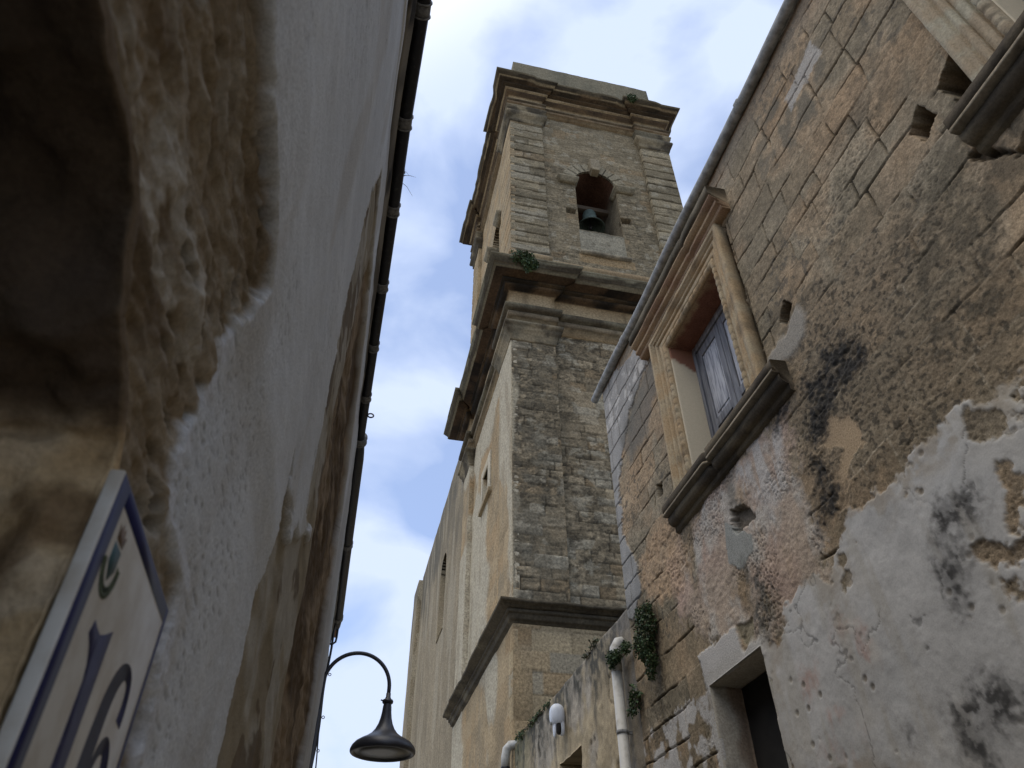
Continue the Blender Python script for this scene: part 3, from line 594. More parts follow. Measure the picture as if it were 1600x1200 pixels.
    dk0 = sandcol((0.060, 0.050, 0.040), (0.10, 0.082, 0.062), (0.17, 0.14, 0.10), .7, 5, .54); lip = sandcol((0.24, 0.205, 0.16), (0.17, 0.145, 0.11), amt=.5, sc=9)
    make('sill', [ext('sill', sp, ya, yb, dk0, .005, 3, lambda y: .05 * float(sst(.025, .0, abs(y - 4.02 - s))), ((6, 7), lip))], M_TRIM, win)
    if cornice:
        zc = 5.11; yc, yd = 3.02 + s, 4.86 + s
        cp = [(-.12, zc + .01), (.165, zc), (.172, zc - .004), (.172, zc - .095), (.150, zc - .097), (.150, zc - .112), (.160, zc - .114), (.154, zc - .130), (.118, zc - .152), (.095, zc - .156), (.095, zc - .172), (.116, zc - .174), (.116, zc - .214), (.070, zc - .217), (.070, zc - .232), (.084, zc - .234), (.070, zc - .262), (-.12, zc - .262)]
        cc = sandcol((0.060, 0.054, 0.043), (0.10, 0.088, 0.068), (0.16, 0.14, 0.11), .5)
        ccl = sandcol((0.30, 0.225, 0.15), (0.25, 0.165, 0.115), amt=.3)
        make('cornice', [ext('c', cp, yc, yd, ccl, .004, 6, lambda y: .03 * float(sst(.02, .0, abs(y - 3.55 - s))), (range(6), cc))], M_TRIM, win)
        fp = [(-.12, 4.86), (.060, 4.86), (.060, 4.852), (.050, 4.850), (.050, 4.83), (-.12, 4.83)]
        make('frieze', [ext('f', fp, y0 - .24, y1 + .24, sandcol((0.26, 0.145, 0.11), (0.34, 0.26, 0.175), amt=.3), .004, 8)], M_TRIM, win)
window(0, True)
window(WSHIFT, False)
# doorway below
dr = lambda u, v: ((fbm(u * 7, v * 7, 4, 3) - .5) * .012, mixc(np.broadcast_to(A3(0.42, 0.395, 0.36), u.shape + (3,)), A3(0.22, 0.15, 0.11), sst(.12, .2, u + (fbm(u * 9, v * 6, 3, 4) - .5) * .2) * .7))
ds = lambda u, v: ((fbm(u * 7, v * 7, 4, 5) - .5) * .012, np.broadcast_to(A3(0.38, 0.35, 0.31), u.shape + (3,)) * (0.8 + .4 * fbm(u * 9, v * 9, 3, 2))[..., None])
dn = make('doorway', [panel((XR - .01, DOOR['y1'], H), (1, 0, 0), (0, 0, 1), (0, -1, 0), np.linspace(0, .24, 12), np.linspace(-H, 1.70, 120), dr, skirt=.03),
                      panel((XR - .01, DOOR['y0'], H), (1, 0, 0), (0, 0, 1), (0, 1, 0), np.linspace(0, .24, 12), np.linspace(-H, 1.70, 120), dr, skirt=.03),
                      panel((XR - .01, 0, H + 1.70), (0, 1, 0), (1, 0, 0), (0, 0, -1), np.linspace(DOOR['y0'], DOOR['y1'], 40), np.linspace(0, .24, 12), ds, skirt=.03)], M_TRIM, house, True)
make('door', [bevbox((XR + .23, DOOR['y0'] - .02, .02), (XR + .27, (DOOR['y0'] + DOOR['y1']) / 2 - .003, H + 1.70)), bevbox((XR + .23, (DOOR['y0'] + DOOR['y1']) / 2 + .003, .02), (XR + .27, DOOR['y1'] + .02, H + 1.70))], M_DARK, dn)  # near black: the unlit interior is put into the leaf colour

# ------------------------------------------------------------------ courtyard wall between house and tower
def lowwall(u, v):
    mk = Mask(u, v); med = fbm(u * 5, v * 5, 4, 122); fine = fbm(u * 22, v * 22, 4, 123)
    c = np.broadcast_to(A3(0.43, 0.36, 0.25), u.shape + (3,)) * (0.72 + .56 * med)[..., None]
    c = mixc(c, A3(0.42, 0.385, 0.335), sst(.5, .66, fbm(u * 2, v * 2, 4, 124)) * .8)
    dpt = 2.86 - v
    run = fbm(u * 7, v * 1.3, 4, 125)
    c = mixc(c, A3(0.10, 0.095, 0.08), sst(.66, .02, dpt + (run - .5) * 1.3) * (.5 + .5 * sst(.35, .55, fbm(u * 16, v * 12, 4, 128))))
    c = mixc(c, A3(0.10, 0.115, 0.07), sst(9.6, 10.6, u + (run - .5) * 1.2) * .55)
    c = mixc(c, A3(0.17, 0.16, 0.15), sst(6.75, 6.25, u + (run - .5) * .4) * .7)
    cr = sst(.022, .004, np.abs(fbm(u * 1.7 + 3, v * 1.7, 4, 126) - .5) ) * sst(.5, .6, fbm(u, v, 2, 127))
    c = c * (0.8 + .4 * fine)[..., None] * (1 - .5 * cr)[..., None]
    h = (med - .5) * .03 + (fine - .5) * .012 - cr * .02
    return h, c
yard = thing('courtyard_wall', 'low stained wall with a dark window opening, running from the stone house to the bell tower', 'wall', (XR, 8.4, 0))
lz = np.concatenate([np.arange(-H, 1.2, .1), snapped(1.2, 2.85, .02, [2.08])])
make('masonry', [panel((XR + .012, 0, H), (0, 1, 0), (0, 0, 1), (-1, 0, 0), snapped(6.09, 10.80, .02, [7.77, 8.56]), lz, lowwall, lambda u, v: (u > 7.77) & (u < 8.56) & (v > 1.15) & (v < 2.08), skirt=.4, holeskirt=.28)], M_WALL, yard, True)
make('backing', [box((XR + .30, 7.7, H + 1.0), (XR + .36, 8.62, H + 2.2))], M_DARK, yard)

# ------------------------------------------------------------------ bell tower
TX0, TX1, TY0, TY1 = 2.5, 7.44, 10.83, 16.6
SB = .11                                   # how far the wall sits behind the pilaster faces
tower = thing('bell_tower', 'tall old stone bell tower with dark moulded cornices and an arched bell opening', 'bell tower', (5, 13.7, 0))
def lich(u, v, c, amt, seed, sc=1.0):
    a = sst(.44, .62, fbm(u * .8 * sc, v * .8 * sc, 4, seed)); b = .55 * sst(.44, .60, fbm(u * 8 * sc, v * 12 * sc, 5, seed + 1)) + .6 * sst(.50, .60, fbm(u * 21, v * 34, 3, seed + 20))
    b = np.clip(b, 0, 1)
    c = mixc(c, A3(0.060, 0.053, 0.043), (0.25 + .75 * a) * b * amt)
    return mixc(c, A3(0.33, 0.31, 0.265), sst(.64, .74, fbm(u * 3.6 * sc, v * 4.5 * sc, 5, seed + 2)) * .55)
def front(dark=0.8, ch=.27, bl=.55, seed=11, base=(0.235, 0.198, 0.148), corner=0.0, pale=1.0, jn=1.0):
    def f(u, v):
        wv = v + (fbm(u * 2, v * 2, 3, seed) - .5) * .05
        d, r1, r2, du, dv = ashlar(u + (fbm(u * 3, v * 3, 2, seed + 3) - .5) * .04, wv, ch, bl, seed, .2)
        med = fbm(u * 5, v * 5, 4, seed + 4); fine = fbm(u * 16, v * 16, 3, seed + 5)
        c = np.broadcast_to(A3(*base), u.shape + (3,)) * (1 + pale * (.6 * r1 - .3))[..., None] * (0.74 + .52 * med)[..., None]
        c = mixc(c, A3(0.30, 0.28, 0.24), sst(.80, .92, r2) * .75 * pale); c = mixc(c, A3(0.26, 0.19, 0.12), sst(.15, .05, r2) * .5)
        c = lich(u, v, c, dark, seed + 6)
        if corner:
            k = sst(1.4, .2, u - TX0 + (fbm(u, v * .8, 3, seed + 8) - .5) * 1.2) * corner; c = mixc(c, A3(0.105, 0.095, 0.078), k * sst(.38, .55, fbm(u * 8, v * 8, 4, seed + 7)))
        j = jn * sst(.014, .004, d) * (.25 + .75 * sst(.4, .6, fbm(u * 2.5, v * 2.5, 3, seed + 9)))
        c = c * (1 - .55 * j)[..., None]
        hs_ = fbm(u * 2.5, v * 26, 3, seed + 30); c = c * (.80 + .4 * hs_)[..., None]
        h = (r2 - .5) * .014 + (med - .5) * .02 + (fine - .5) * .016 + (hs_ - .5) * .022 - j * .02
        return h, c
    return f
def basewall(u, v):
    d, r1, r2, du, dv = ashlar(u, v, .36, .55, 77, .12); med = fbm(u * 3, v * 3, 4, 78)
    c = np.broadcast_to(A3(0.385, 0.318, 0.225), u.shape + (3,)) * (0.84 + .3 * r1)[..., None] * (.85 + .3 * med)[..., None]
    c = mixc(c, A3(0.34, 0.24, 0.145), sst(.62, .9, r2) * .45); c = mixc(c, A3(0.31, 0.295, 0.26), sst(.28, .08, r2) * .6)
    s = fbm(u * 4, v * 1.2, 4, 79); c = mixc(c, A3(0.20, 0.165, 0.12), sst(.56, .72, s) * sst(2.6, 4.7, v) * .7)
    j = sst(.010, .003, d); return (r2 - .5) * .008 - j * .012, c * (1 - .3 * j)[..., None]
def street(u, v, lo=True):
    d, r1, r2, du, dv = ashlar(u, v, .33, .6, 87, .15); med = fbm(u * 2.5, v * 2.5, 4, 88); fine = fbm(u * 9, v * 9, 3, 89)
    c = np.broadcast_to(A3(0.32, 0.255, 0.175), u.shape + (3,)) * (0.84 + .3 * r1)[..., None] * (.8 + .4 * med)[..., None]
    c = mixc(c, A3(0.35, 0.245, 0.145), sst(.6, .9, r2) * .5)
    pm = sst(.40, .47, fbm(u * .55, v * .42, 5, 90)) * sst(12.6, 11.8, v); c = mixc(c, A3(0.41, 0.385, 0.335) * (.86 + .28 * fine)[..., None], pm * .85)
    s = fbm(u * 3.2, v * .9, 4, 91); c = mixc(c, A3(0.25, 0.215, 0.165), sst(.56, .74, s) * .55)
    return (med - .5) * .02 + pm * .012 - sst(.010, .003, d) * .01 * (1 - pm), c
def rng(a, b, s): return np.linspace(a, b, max(2, int(round((b - a) / s)) + 1))
O_F = (0, TY0, H); AX, AY, AZ = (1, 0, 0), (0, 1, 0), (0, 0, 1)
NF, NS = (0, -1, 0), (-1, 0, 0)
backcol = (0.32, 0.27, 0.2)
def quad(a, b, c, d, col=backcol): return ([a, b, c, d], [(0, 1, 2, 3)], [col] * 4)
def backs(z0, z1, x1, y1):
    return [quad((x1, TY0 + .1, z0), (x1, y1, z0), (x1, y1, z1), (x1, TY0 + .1, z1)), quad((x1, y1, z0), (TX0 + .08, y1, z0), (TX0 + .08, y1, z1), (x1, y1, z1))]
# base
make('base_wall', [panel(O_F, AX, AZ, NF, rng(TX0, TX1, .03), rng(-H, 4.7, .03), basewall, skirt=.3),
                   panel((TX0, 0, H), AY, AZ, NS, rng(TY0, TY1, .05), rng(-H, 4.7, .05), street, skirt=.3)] + backs(0, H + 4.7, TX1, TY1), M_TOWER, tower, True)
# middle stage: wall plane set back behind the corner pilasters
SLIT = (13.62, 14.25, 8.72, 9.50)
make('middle_wall', [panel((0, TY0 + SB, H), AX, AZ, NF, rng(TX0 + SB, TX1 - SB, .025), rng(4.8, 12.4, .025), front(.85, .20, .42, 11, corner=.5), skirt=.3),
                     panel((TX0 + SB, 0, H), AY, AZ, NS, snapped(TY0 + SB, TY1, .05, SLIT[:2]), snapped(4.8, 12.4, .05, SLIT[2:]), street,
                           lambda u, v: (u > SLIT[0]) & (u < SLIT[1]) & (v > SLIT[2]) & (v < SLIT[3]), skirt=.3, holeskirt=.45)] + backs(H + 4.8, H + 12.4, TX1 - SB, TY1), M_TOWER, tower, True)
def pil(z0, z1, fnf, fns, name='pilaster', step=.025):
    """corner pilasters: the street corner (two faces), the far street end and the right front corner"""
    w = .97; a = []
    o = make(name, [panel(O_F, AX, AZ, NF, rng(TX0 + .007, TX0 + w, step), rng(z0, z1, step), fnf, skirt=.12), panel((TX0, 0, H), AY, AZ, NS, rng(TY0 + .007, TY0 + 1.15, step * 2), rng(z0, z1, step * 2), fns, skirt=.12)], M_TOWER, tower, True)
    make(name, [panel((TX0, 0, H), AY, AZ, NS, rng(15.65, TY1, step * 2), rng(z0, z1, step * 2), fns, skirt=.12)], M_TOWER, tower, True)
    make(name, [panel(O_F, AX, AZ, NF, rng(TX1 - w + .05, TX1, step), rng(z0, z1, step), fnf, skirt=.12), quad((TX1, TY0, H + z0), (TX1, TY0 + 1, H + z0), (TX1, TY0 + 1, H + z1), (TX1, TY0, H + z1))], M_TOWER, tower, True)
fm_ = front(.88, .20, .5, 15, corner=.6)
def pf(u, v):
    h, c = fm_(u, v); k = sst(.05, .0, u - TX0 + (fbm(v * 1.6, v * 0, 3, 3) - .60) * .3) * sst(.45, .6, fbm(u * 0 + 2, v * .9, 2, 6)); return h * sst(0, .06, u - TX0), mixc(c, A3(.36, .33, .27), k * .8)
def ps(u, v):
    h, c = street(u, v); return h * sst(0, .1, u - TY0), c
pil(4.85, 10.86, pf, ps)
def rust(u, v):
    f = front(.55, .36, 3.0, 33, (0.235, 0.205, 0.155)); h, c = f(u, v)
    k = (v - 13.86) / .363; fr = np.abs(k - np.round(k)) * .363; wob = (fbm(u * 4, v * 9, 3, 6) - .5) * .02
    g_ = sst(.030, .012, fr + wob * .5)
    vj = np.abs(u - TX0 - .48 - .2 * (hsh(np.floor(k), np.floor(k) * 0, 5) - .5)); g2 = sst(.012, .004, vj + np.abs(wob)) * .6
    h = (fbm(u * 6, v * 6, 3, 8) - .5) * .03 * sst(0, .06, u - TX0) - g_ * .06 - g2 * .015
    return h, c * (1 - .72 * g_)[..., None]
def rusts(u, v):
    h, c = street(u, v); h = h * sst(0, .1, u - TY0); k = (v - 13.86) / .363; fr = np.abs(k - np.round(k)) * .363; return h - sst(.03, .014, fr) * .03, c
pil(12.85, 19.75, rust, rusts)
# upper stage with the bell opening
BX, BR, BZ0, BZS = 4.95, .60, 15.26, 17.42
def in_arch(u, v, g_=0.0):
    return ((np.abs(u - BX) < BR + g_) & (v > BZ0 - g_) & (v <= BZS)) | ((v > BZS) & ((u - BX) ** 2 + (v - BZS) ** 2 < (BR + g_) ** 2))
fu = front(.60, .24, .45, 41, (0.220, 0.188, 0.140), pale=.35, jn=.45)
def upfront(u, v):
    h, c = fu(u, v)
    r = np.hypot(u - BX, v - BZS); th = np.arctan2(v - BZS, u - BX); k = th / math.pi * 11; sp = np.abs(k - np.round(k)) * math.pi / 11 * r
    ring = sst(.0, .02, v - BZS) * sst(.98, .94, r + (fbm(u * 4, v * 4, 3, 5) - .5) * .1)
    vj = ring * sst(.022, .008, sp); c = mixc(c, A3(0.27, 0.25, 0.205) * (.8 + .4 * fbm(u * 5, v * 5, 3, 6))[..., None], ring * .75); c = c * (1 - .75 * vj)[..., None]; h = h * (1 - .6 * ring) + ring * .01 - vj * .03
    # concrete infill below the opening and two square sockets
    inf = sst(.0, .02, .62 - np.abs(u - BX)) * sst(.0, .02, BZ0 - v) * sst(.0, .02, v - 14.32)
    c = mixc(c, A3(0.25, 0.24, 0.21) * (.6 + .8 * fbm(u * 10, v * 10, 4, 9))[..., None], inf * .85); h = h * (1 - inf * .5) - inf * .02
    c = mixc(c, A3(0.32, 0.235, 0.145), sst(.05, .0, np.abs(v - 14.12) - .12) * sst(.05, 0, np.abs(u - 5.0) - .7) * .8)
    for hx, hz in ((4.17, 15.98), (5.70, 15.97)):
        m = sst(.0, .015, .14 - np.abs(u - hx)) * sst(0, .015, .12 - np.abs(v - hz)); h = h * (1 - m) - m * .25; c = mixc(c, A3(.09, .075, .06), m * .7)
    return h, c
SO = (12.75, 13.75, 14.6, 17.3)
def sarch(u, v):
    r = (SO[1] - SO[0]) / 2; cx = (SO[0] + SO[1]) / 2
    return ((np.abs(u - cx) < r) & (v > SO[2]) & (v <= SO[3])) | ((v > SO[3]) & ((u - cx) ** 2 + (v - SO[3]) ** 2 < r * r))
upper = make('upper_wall', [panel((0, TY0 + SB, H), AX, AZ, NF, snapped(TX0 + SB, TX1 - SB, .02, [BX - BR, BX + BR]), snapped(12.8, 21.3, .02, [BZ0, BZS]), upfront, in_arch, skirt=.3, holeskirt=.06, arc=(BX, BZS, BR)),
                    panel((TX0 + SB, 0, H), AY, AZ, NS, snapped(TY0 + SB, TY1, .04, SO[:2]), snapped(12.8, 21.3, .04, SO[2:]), street, sarch, skirt=.3, holeskirt=.7, arc=((SO[0] + SO[1]) / 2, SO[3], (SO[1] - SO[0]) / 2))] + backs(H + 12.8, H + 21.3, TX1 - SB, TY1) +
             [box((TX0 + .3, TY0 + .3, H + 14.0), (TX1 - .3, TY1 - .2, H + 14.3), (.2, .17, .13)), box((TX0 + .3, TY0 + .3, H + 19.2), (TX1 - .3, TY1 - .2, H + 19.4), (.2, .15, .11))], M_TOWER, tower, True)
make('chamber', [quad((TX0 + .6, 13.4, H + 14.3), (TX1 - .3, 13.4, H + 14.3), (TX1 - .3, 13.4, H + 19.2), (TX0 + .6, 13.4, H + 19.2), (.10, .065, .05))], M_TOWER, tower)  # end wall coloured dark to deepen the chamber's gloom
TC = sandcol((0.25, 0.20, 0.14), (0.29, 0.21, 0.13), (0.075, 0.066, 0.055), .8, 1.6, .52)
TCL = sandcol((0.31, 0.25, 0.17), (0.275, 0.21, 0.14), (0.12, 0.10, 0.08), .5, 1.6, .56)
CORN_DARK = sandcol((0.040, 0.033, 0.026), (0.085, 0.066, 0.046), (0.19, 0.135, 0.085), .9, 2.2, .56, 21)
CAPG = sandcol((0.125, 0.12, 0.10), (0.19, 0.175, 0.14), (0.05, 0.046, 0.04), .8, 2.4, .50, 31)
def corn(bands, seed):
    """cornice colour set in bands by height: bands = (upper z, colour, mottle colour, mottle amount)"""
    def f(V):
        V = np.asarray(V, float); zr = V[:, 2] - H; p = V[:, 0] + V[:, 1] * .83
        c = np.zeros((len(V), 3)); lo = -99.0
        for k, (zt, a, b, amt) in enumerate(bands):
            m = (zr > lo) & (zr <= zt); lo = zt
            if not m.any(): continue
            q = p[m]; blk = np.floor(q / .62 + hsh(k, 7, seed) * 3)
            cc = np.tile(A3(*a), (m.sum(), 1)) * (.78 + .44 * hsh(blk, blk * 0 + k, seed))[:, None]
            cc = mixc(cc, A3(*b), amt * sst(.40, .58, fbm(q * 1.9, zr[m] * 3 + k * 3.1, 4, seed + k)))
            jn = np.abs(q / .62 + hsh(k, 7, seed) * 3 - np.round(q / .62 + hsh(k, 7, seed) * 3)) < .05
            c[m] = cc * np.where(jn, .7, 1.0)[:, None]
        return c
    return f
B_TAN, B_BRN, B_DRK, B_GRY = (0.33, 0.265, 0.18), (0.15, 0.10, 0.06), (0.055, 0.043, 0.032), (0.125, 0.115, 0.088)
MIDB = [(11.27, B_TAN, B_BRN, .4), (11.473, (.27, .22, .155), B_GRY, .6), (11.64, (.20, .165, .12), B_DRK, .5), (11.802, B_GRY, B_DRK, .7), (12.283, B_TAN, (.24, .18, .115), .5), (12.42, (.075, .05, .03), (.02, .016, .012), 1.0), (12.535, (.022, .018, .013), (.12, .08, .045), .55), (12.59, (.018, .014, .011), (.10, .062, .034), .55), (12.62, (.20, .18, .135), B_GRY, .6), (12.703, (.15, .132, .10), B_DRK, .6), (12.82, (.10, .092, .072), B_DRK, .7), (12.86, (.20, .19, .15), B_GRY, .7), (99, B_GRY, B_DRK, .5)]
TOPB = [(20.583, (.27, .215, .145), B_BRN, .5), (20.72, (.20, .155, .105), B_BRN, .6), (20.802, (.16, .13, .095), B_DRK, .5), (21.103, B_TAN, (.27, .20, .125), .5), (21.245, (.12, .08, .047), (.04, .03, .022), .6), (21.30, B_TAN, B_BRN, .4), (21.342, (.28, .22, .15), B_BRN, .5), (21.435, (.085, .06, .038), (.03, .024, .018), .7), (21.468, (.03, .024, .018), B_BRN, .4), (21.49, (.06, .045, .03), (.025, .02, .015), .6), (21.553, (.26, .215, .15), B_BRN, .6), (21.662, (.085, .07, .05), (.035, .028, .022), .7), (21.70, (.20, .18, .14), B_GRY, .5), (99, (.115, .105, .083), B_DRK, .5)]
RS = [(TX0, TY0), (TX0 + .97, TY0), (TX0 + .97, TY0 + SB), (TX1 - .92, TY0 + SB), (TX1 - .92, TY0), (TX1, TY0), (TX1, TY1), (TX0, TY1), (TX0, 15.65), (TX0 + SB, 15.65), (TX0 + SB, TY0 + 1.15), (TX0, TY0 + 1.15)]
RECT = [(TX0, TY0), (TX1, TY0), (TX1, TY1), (TX0, TY1)]
z = lambda L_: [(o, H + q) for o, q in L_]
make('string_cornice', loft(RECT, z([(-.1, 4.60), (.015, 4.62), (.015, 4.665), (.05, 4.67), (.055, 4.70), (.075, 4.745), (.075, 4.76), (.105, 4.765), (.105, 4.82), (.085, 4.822), (.085, 4.835), (.165, 4.84), (.17, 4.875), (.195, 4.878), (.20, 4.892), (.235, 4.896), (.245, 4.94), (-.15, 4.99)]),
     sandcol((0.060, 0.052, 0.041), (0.09, 0.077, 0.058), (0.17, 0.15, 0.115), .7, 2.5, .58), .1, .005, .03, 4, ragmin=.15), M_CORN, tower)
MC = z([(-.1, 11.24), (.035, 11.26), (.04, 11.47), (.085, 11.475), (.085, 11.62), (.03, 11.625), (.03, 11.66), (.13, 11.665), (.165, 11.72), (.165, 11.80), (.03, 11.805), (.03, 12.28), (.07, 12.285), (.07, 12.32), (.10, 12.325), (.15, 12.37), (.20, 12.41), (.15, 12.415), (.15, 12.45), (.24, 12.455), (.24, 12.53), (.19, 12.535), (.19, 12.57), (.44, 12.575), (.44, 12.60), (.47, 12.605), (.475, 12.70), (.50, 12.705), (.50, 12.725), (.53, 12.76), (.57, 12.82), (.57, 12.835), (.59, 12.84), (.59, 12.89), (-.2, 13.02)])
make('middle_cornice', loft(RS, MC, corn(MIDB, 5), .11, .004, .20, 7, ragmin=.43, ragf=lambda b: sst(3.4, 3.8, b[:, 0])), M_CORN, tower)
TCn = z([(-.1, 20.42), (.06, 20.45), (.065, 20.58), (.10, 20.585), (.10, 20.70), (.045, 20.705), (.045, 20.74), (.13, 20.745), (.13, 20.80), (.02, 20.805), (.02, 21.10), (.06, 21.105), (.06, 21.14), (.10, 21.18), (.14, 21.24), (.10, 21.245), (.10, 21.275), (.18, 21.28), (.18, 21.34), (.13, 21.345), (.13, 21.375), (.27, 21.38), (.28, 21.43), (.23, 21.435), (.23, 21.465), (.39, 21.47), (.40, 21.55), (.43, 21.555), (.45, 21.62), (.49, 21.66), (.49, 21.675), (.515, 21.68), (.515, 21.73), (-.2, 21.84)])
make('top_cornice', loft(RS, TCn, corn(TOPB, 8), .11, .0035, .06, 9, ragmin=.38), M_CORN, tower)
def capital(z0, prof, dark):
    for (fx0, fx1, fy0, fy1) in ((TX0, TX0 + .97, TY0, TY0 + 1.15), (TX1 - .92, TX1, TY0, TY0 + 1.0), (TX0, TX0 + 1.0, 15.65, TY1)):
        make('capital', loft([(fx0, fy0), (fx1, fy0), (fx1, fy1), (fx0, fy1)], z(prof), dark, .06, .003, seed=int(fx0 * 10 + fy1)), M_CORN, tower)
dkc = sandcol((0.15, 0.135, 0.105), (0.24, 0.205, 0.15), (0.055, 0.048, 0.04), .85, 2.2, .48)
capital(0, [(-.1, 10.80), (.012, 10.81), (.03, 10.84), (.03, 10.90), (.05, 10.94), (.055, 10.99), (.095, 11.05), (.12, 11.10), (.125, 11.17), (.165, 11.19), (.17, 11.258), (-.1, 11.27)], dkc)
capital(0, [(-.1, 19.70), (.012, 19.71), (.035, 19.75), (.035, 19.86), (.06, 19.92), (.11, 19.97), (.14, 20.06), (.125, 20.15), (.08, 20.20), (.085, 20.28), (.11, 20.31), (.11, 20.37), (.13, 20.40), (.13, 20.445), (-.1, 20.46)], dkc)
make('plinth', loft(RS, z([(-.1, 12.92), (.03, 12.93), (.03, 13.62), (.05, 13.64), (.05, 13.74), (.02, 13.78), (-.1, 13.80)]), TCL, .15, .006, seed=5), M_CORN, tower)
pcol = sandcol((0.16, 0.152, 0.122), (0.205, 0.188, 0.148), (0.09, 0.083, 0.068), .6, 1.4, .5)
make('parapet', loft([(2.65, 10.98), (7.30, 10.98), (7.30, 16.4), (2.65, 16.4)], z([(0, 21.7), (0, 22.4), (0.005, 22.9), (0, 23.73)]), pcol, .1, .014, seed=3), M_CORN, tower)
va = [(BX - BR - .02, BZ0 - .5)] + [(BX - (BR + .02) * math.cos(a), BZS + (BR + .02) * math.sin(a)) for a in np.linspace(0, math.pi, 40)] + [(BX + BR + .02, BZ0 - .5)]
vl = [0]
for a, b in zip(va[:-1], va[1:]): vl.append(vl[-1] + math.hypot(b[0] - a[0], b[1] - a[1]))
sv = np.arange(0, vl[-1], .03); tv = np.arange(TY0 + SB + .02, 12.6, .04); s2_, t2_ = np.meshgrid(sv, tv)
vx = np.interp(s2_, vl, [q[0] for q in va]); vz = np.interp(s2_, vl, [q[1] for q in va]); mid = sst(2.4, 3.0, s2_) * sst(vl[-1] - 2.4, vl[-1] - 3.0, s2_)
vc = mixc(np.broadcast_to(A3(0.17, 0.15, 0.12), s2_.shape + (3,)), A3(0.085, 0.048, 0.036), mid); vc = vc * (.6 + .8 * fbm(s2_ * 3, t2_ * 3, 4, 77))[..., None]  # chamber darkness put into the reddish vault colour
nz = (fbm(s2_ * 4, t2_ * 4, 4, 78) - .5) * .04
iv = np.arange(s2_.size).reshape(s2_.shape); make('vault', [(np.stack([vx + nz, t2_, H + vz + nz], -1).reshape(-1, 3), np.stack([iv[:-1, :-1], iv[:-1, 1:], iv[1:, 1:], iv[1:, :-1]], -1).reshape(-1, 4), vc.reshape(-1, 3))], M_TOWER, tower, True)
make('keystone', [bevbox((BX - .14, TY0 - .07, H + 17.93), (BX + .14, TY0 + .15, H + 18.42), .02, (.24, .21, .165)), bevbox((BX - .11, TY0 - .09, H + 17.86), (BX + .11, TY0 + .15, H + 17.99), .02, (.27, .235, .18))], M_CORN, tower)
for sx in (-1, 1):
    a0, a1 = sorted((BX + sx * (BR - .02), BX + sx * (BR + .46)))
    make('impost', loft([(a0, TY0 + .02), (a1, TY0 + .02), (a1, TY0 + .4), (a0, TY0 + .4)], z([(-.05, 17.20), (.0, 17.21), (.01, 17.25), (.03, 17.27), (.035, 17.31), (.06, 17.34), (.065, 17.41), (-.05, 17.43)]), sandcol((0.24, 0.215, 0.165), (0.19, 0.17, 0.13)), .06, .002), M_CORN, tower)
    y0, y1 = sorted(((SO[0] + SO[1]) / 2 + sx * .5, (SO[0] + SO[1]) / 2 + sx * .85))
    make('impost', loft([(TX0 + .0, y0), (TX0 + .5, y0), (TX0 + .5, y1), (TX0 + .0, y1)], z([(-.05, 17.10), (.0, 17.12), (.02, 17.18), (.05, 17.22), (.07, 17.30), (.07, 17.38), (-.05, 17.40)]), sandcol((0.20, 0.18, 0.14), (0.25, 0.225, 0.175)), .06, .008), M_CORN, tower)
make('ledge', loft([(4.33, TY0 + .05), (5.60, TY0 + .05), (5.60, TY0 + .3), (4.33, TY0 + .3)], z([(-.03, 14.24), (.03, 14.26), (.035, 14.33), (-.03, 14.36)]), sandcol((0.28, 0.25, 0.2), (0.2, 0.18, 0.15)), .05, .014, seed=2), M_CORN, tower)
# slit window on the street face
sl = make('window', [bevbox((TX0 + SB - .035, SLIT[0] - .28, H + SLIT[2] - .02), (TX0 + SB + .05, SLIT[0] - .002, H + SLIT[3] + .22), .01, (.46, .43, .37)), bevbox((TX0 + SB - .035, SLIT[1] + .002, H + SLIT[2] - .02), (TX0 + SB + .05, SLIT[1] + .16, H + SLIT[3] + .22), .01, (.46, .43, .37)),
                     bevbox((TX0 + SB - .033, SLIT[0] - .002, H + SLIT[3]), (TX0 + SB + .05, SLIT[1] + .002, H + SLIT[3] + .218), .01, (.44, .40, .33))], M_CORN, tower)
make('sill', [bevbox((TX0 + SB - .08, SLIT[0] - .33, H + SLIT[2] - .13), (TX0 + SB + .2, SLIT[1] + .2, H + SLIT[2] - .021), .012, (.30, .25, .18))], M_CORN, sl)
make('pane', [box((TX0 + SB + .42, SLIT[0] - .1, H + SLIT[2] - .1), (TX0 + SB + .45, SLIT[1] + .1, H + SLIT[3] + .1))], M_DARK, sl)

# bell
bell = thing('bell', 'green bronze bell hanging in the arched opening of the tower', 'bell', (5.0, 11.75, H + 16.5))
bp = [(.02, .66), (.11, .66), (.165, .63), (.19, .56), (.20, .44), (.22, .28), (.265, .13), (.34, .02), (.395, -.04), (.405, -.06), (.385, -.065), (.33, -.02), (.25, .10), (.20, .28), (.17, .5), (.10, .6), (.01, .62)]
make('bell_body', [lathe((5.0, 11.75, H + 16.55), bp, 40)], M_BRONZE, bell, True)
make('yoke', [bevbox((4.30, 11.67, H + 17.26), (5.70, 11.83, H + 17.42), .015), bevbox((4.94, 11.71, H + 17.18), (5.06, 11.79, H + 17.30), .008)], M_STEM, bell)
make('clapper', [tube([(5.0, 11.75, H + 17.25), (5.0, 11.75, H + 16.62)], .02, 8), lathe((5.0, 11.75, H + 16.55), [(.005, .09), (.05, .06), (.06, 0), (.05, -.05), (.005, -.08)], 12)], M_LAMP, bell, True)

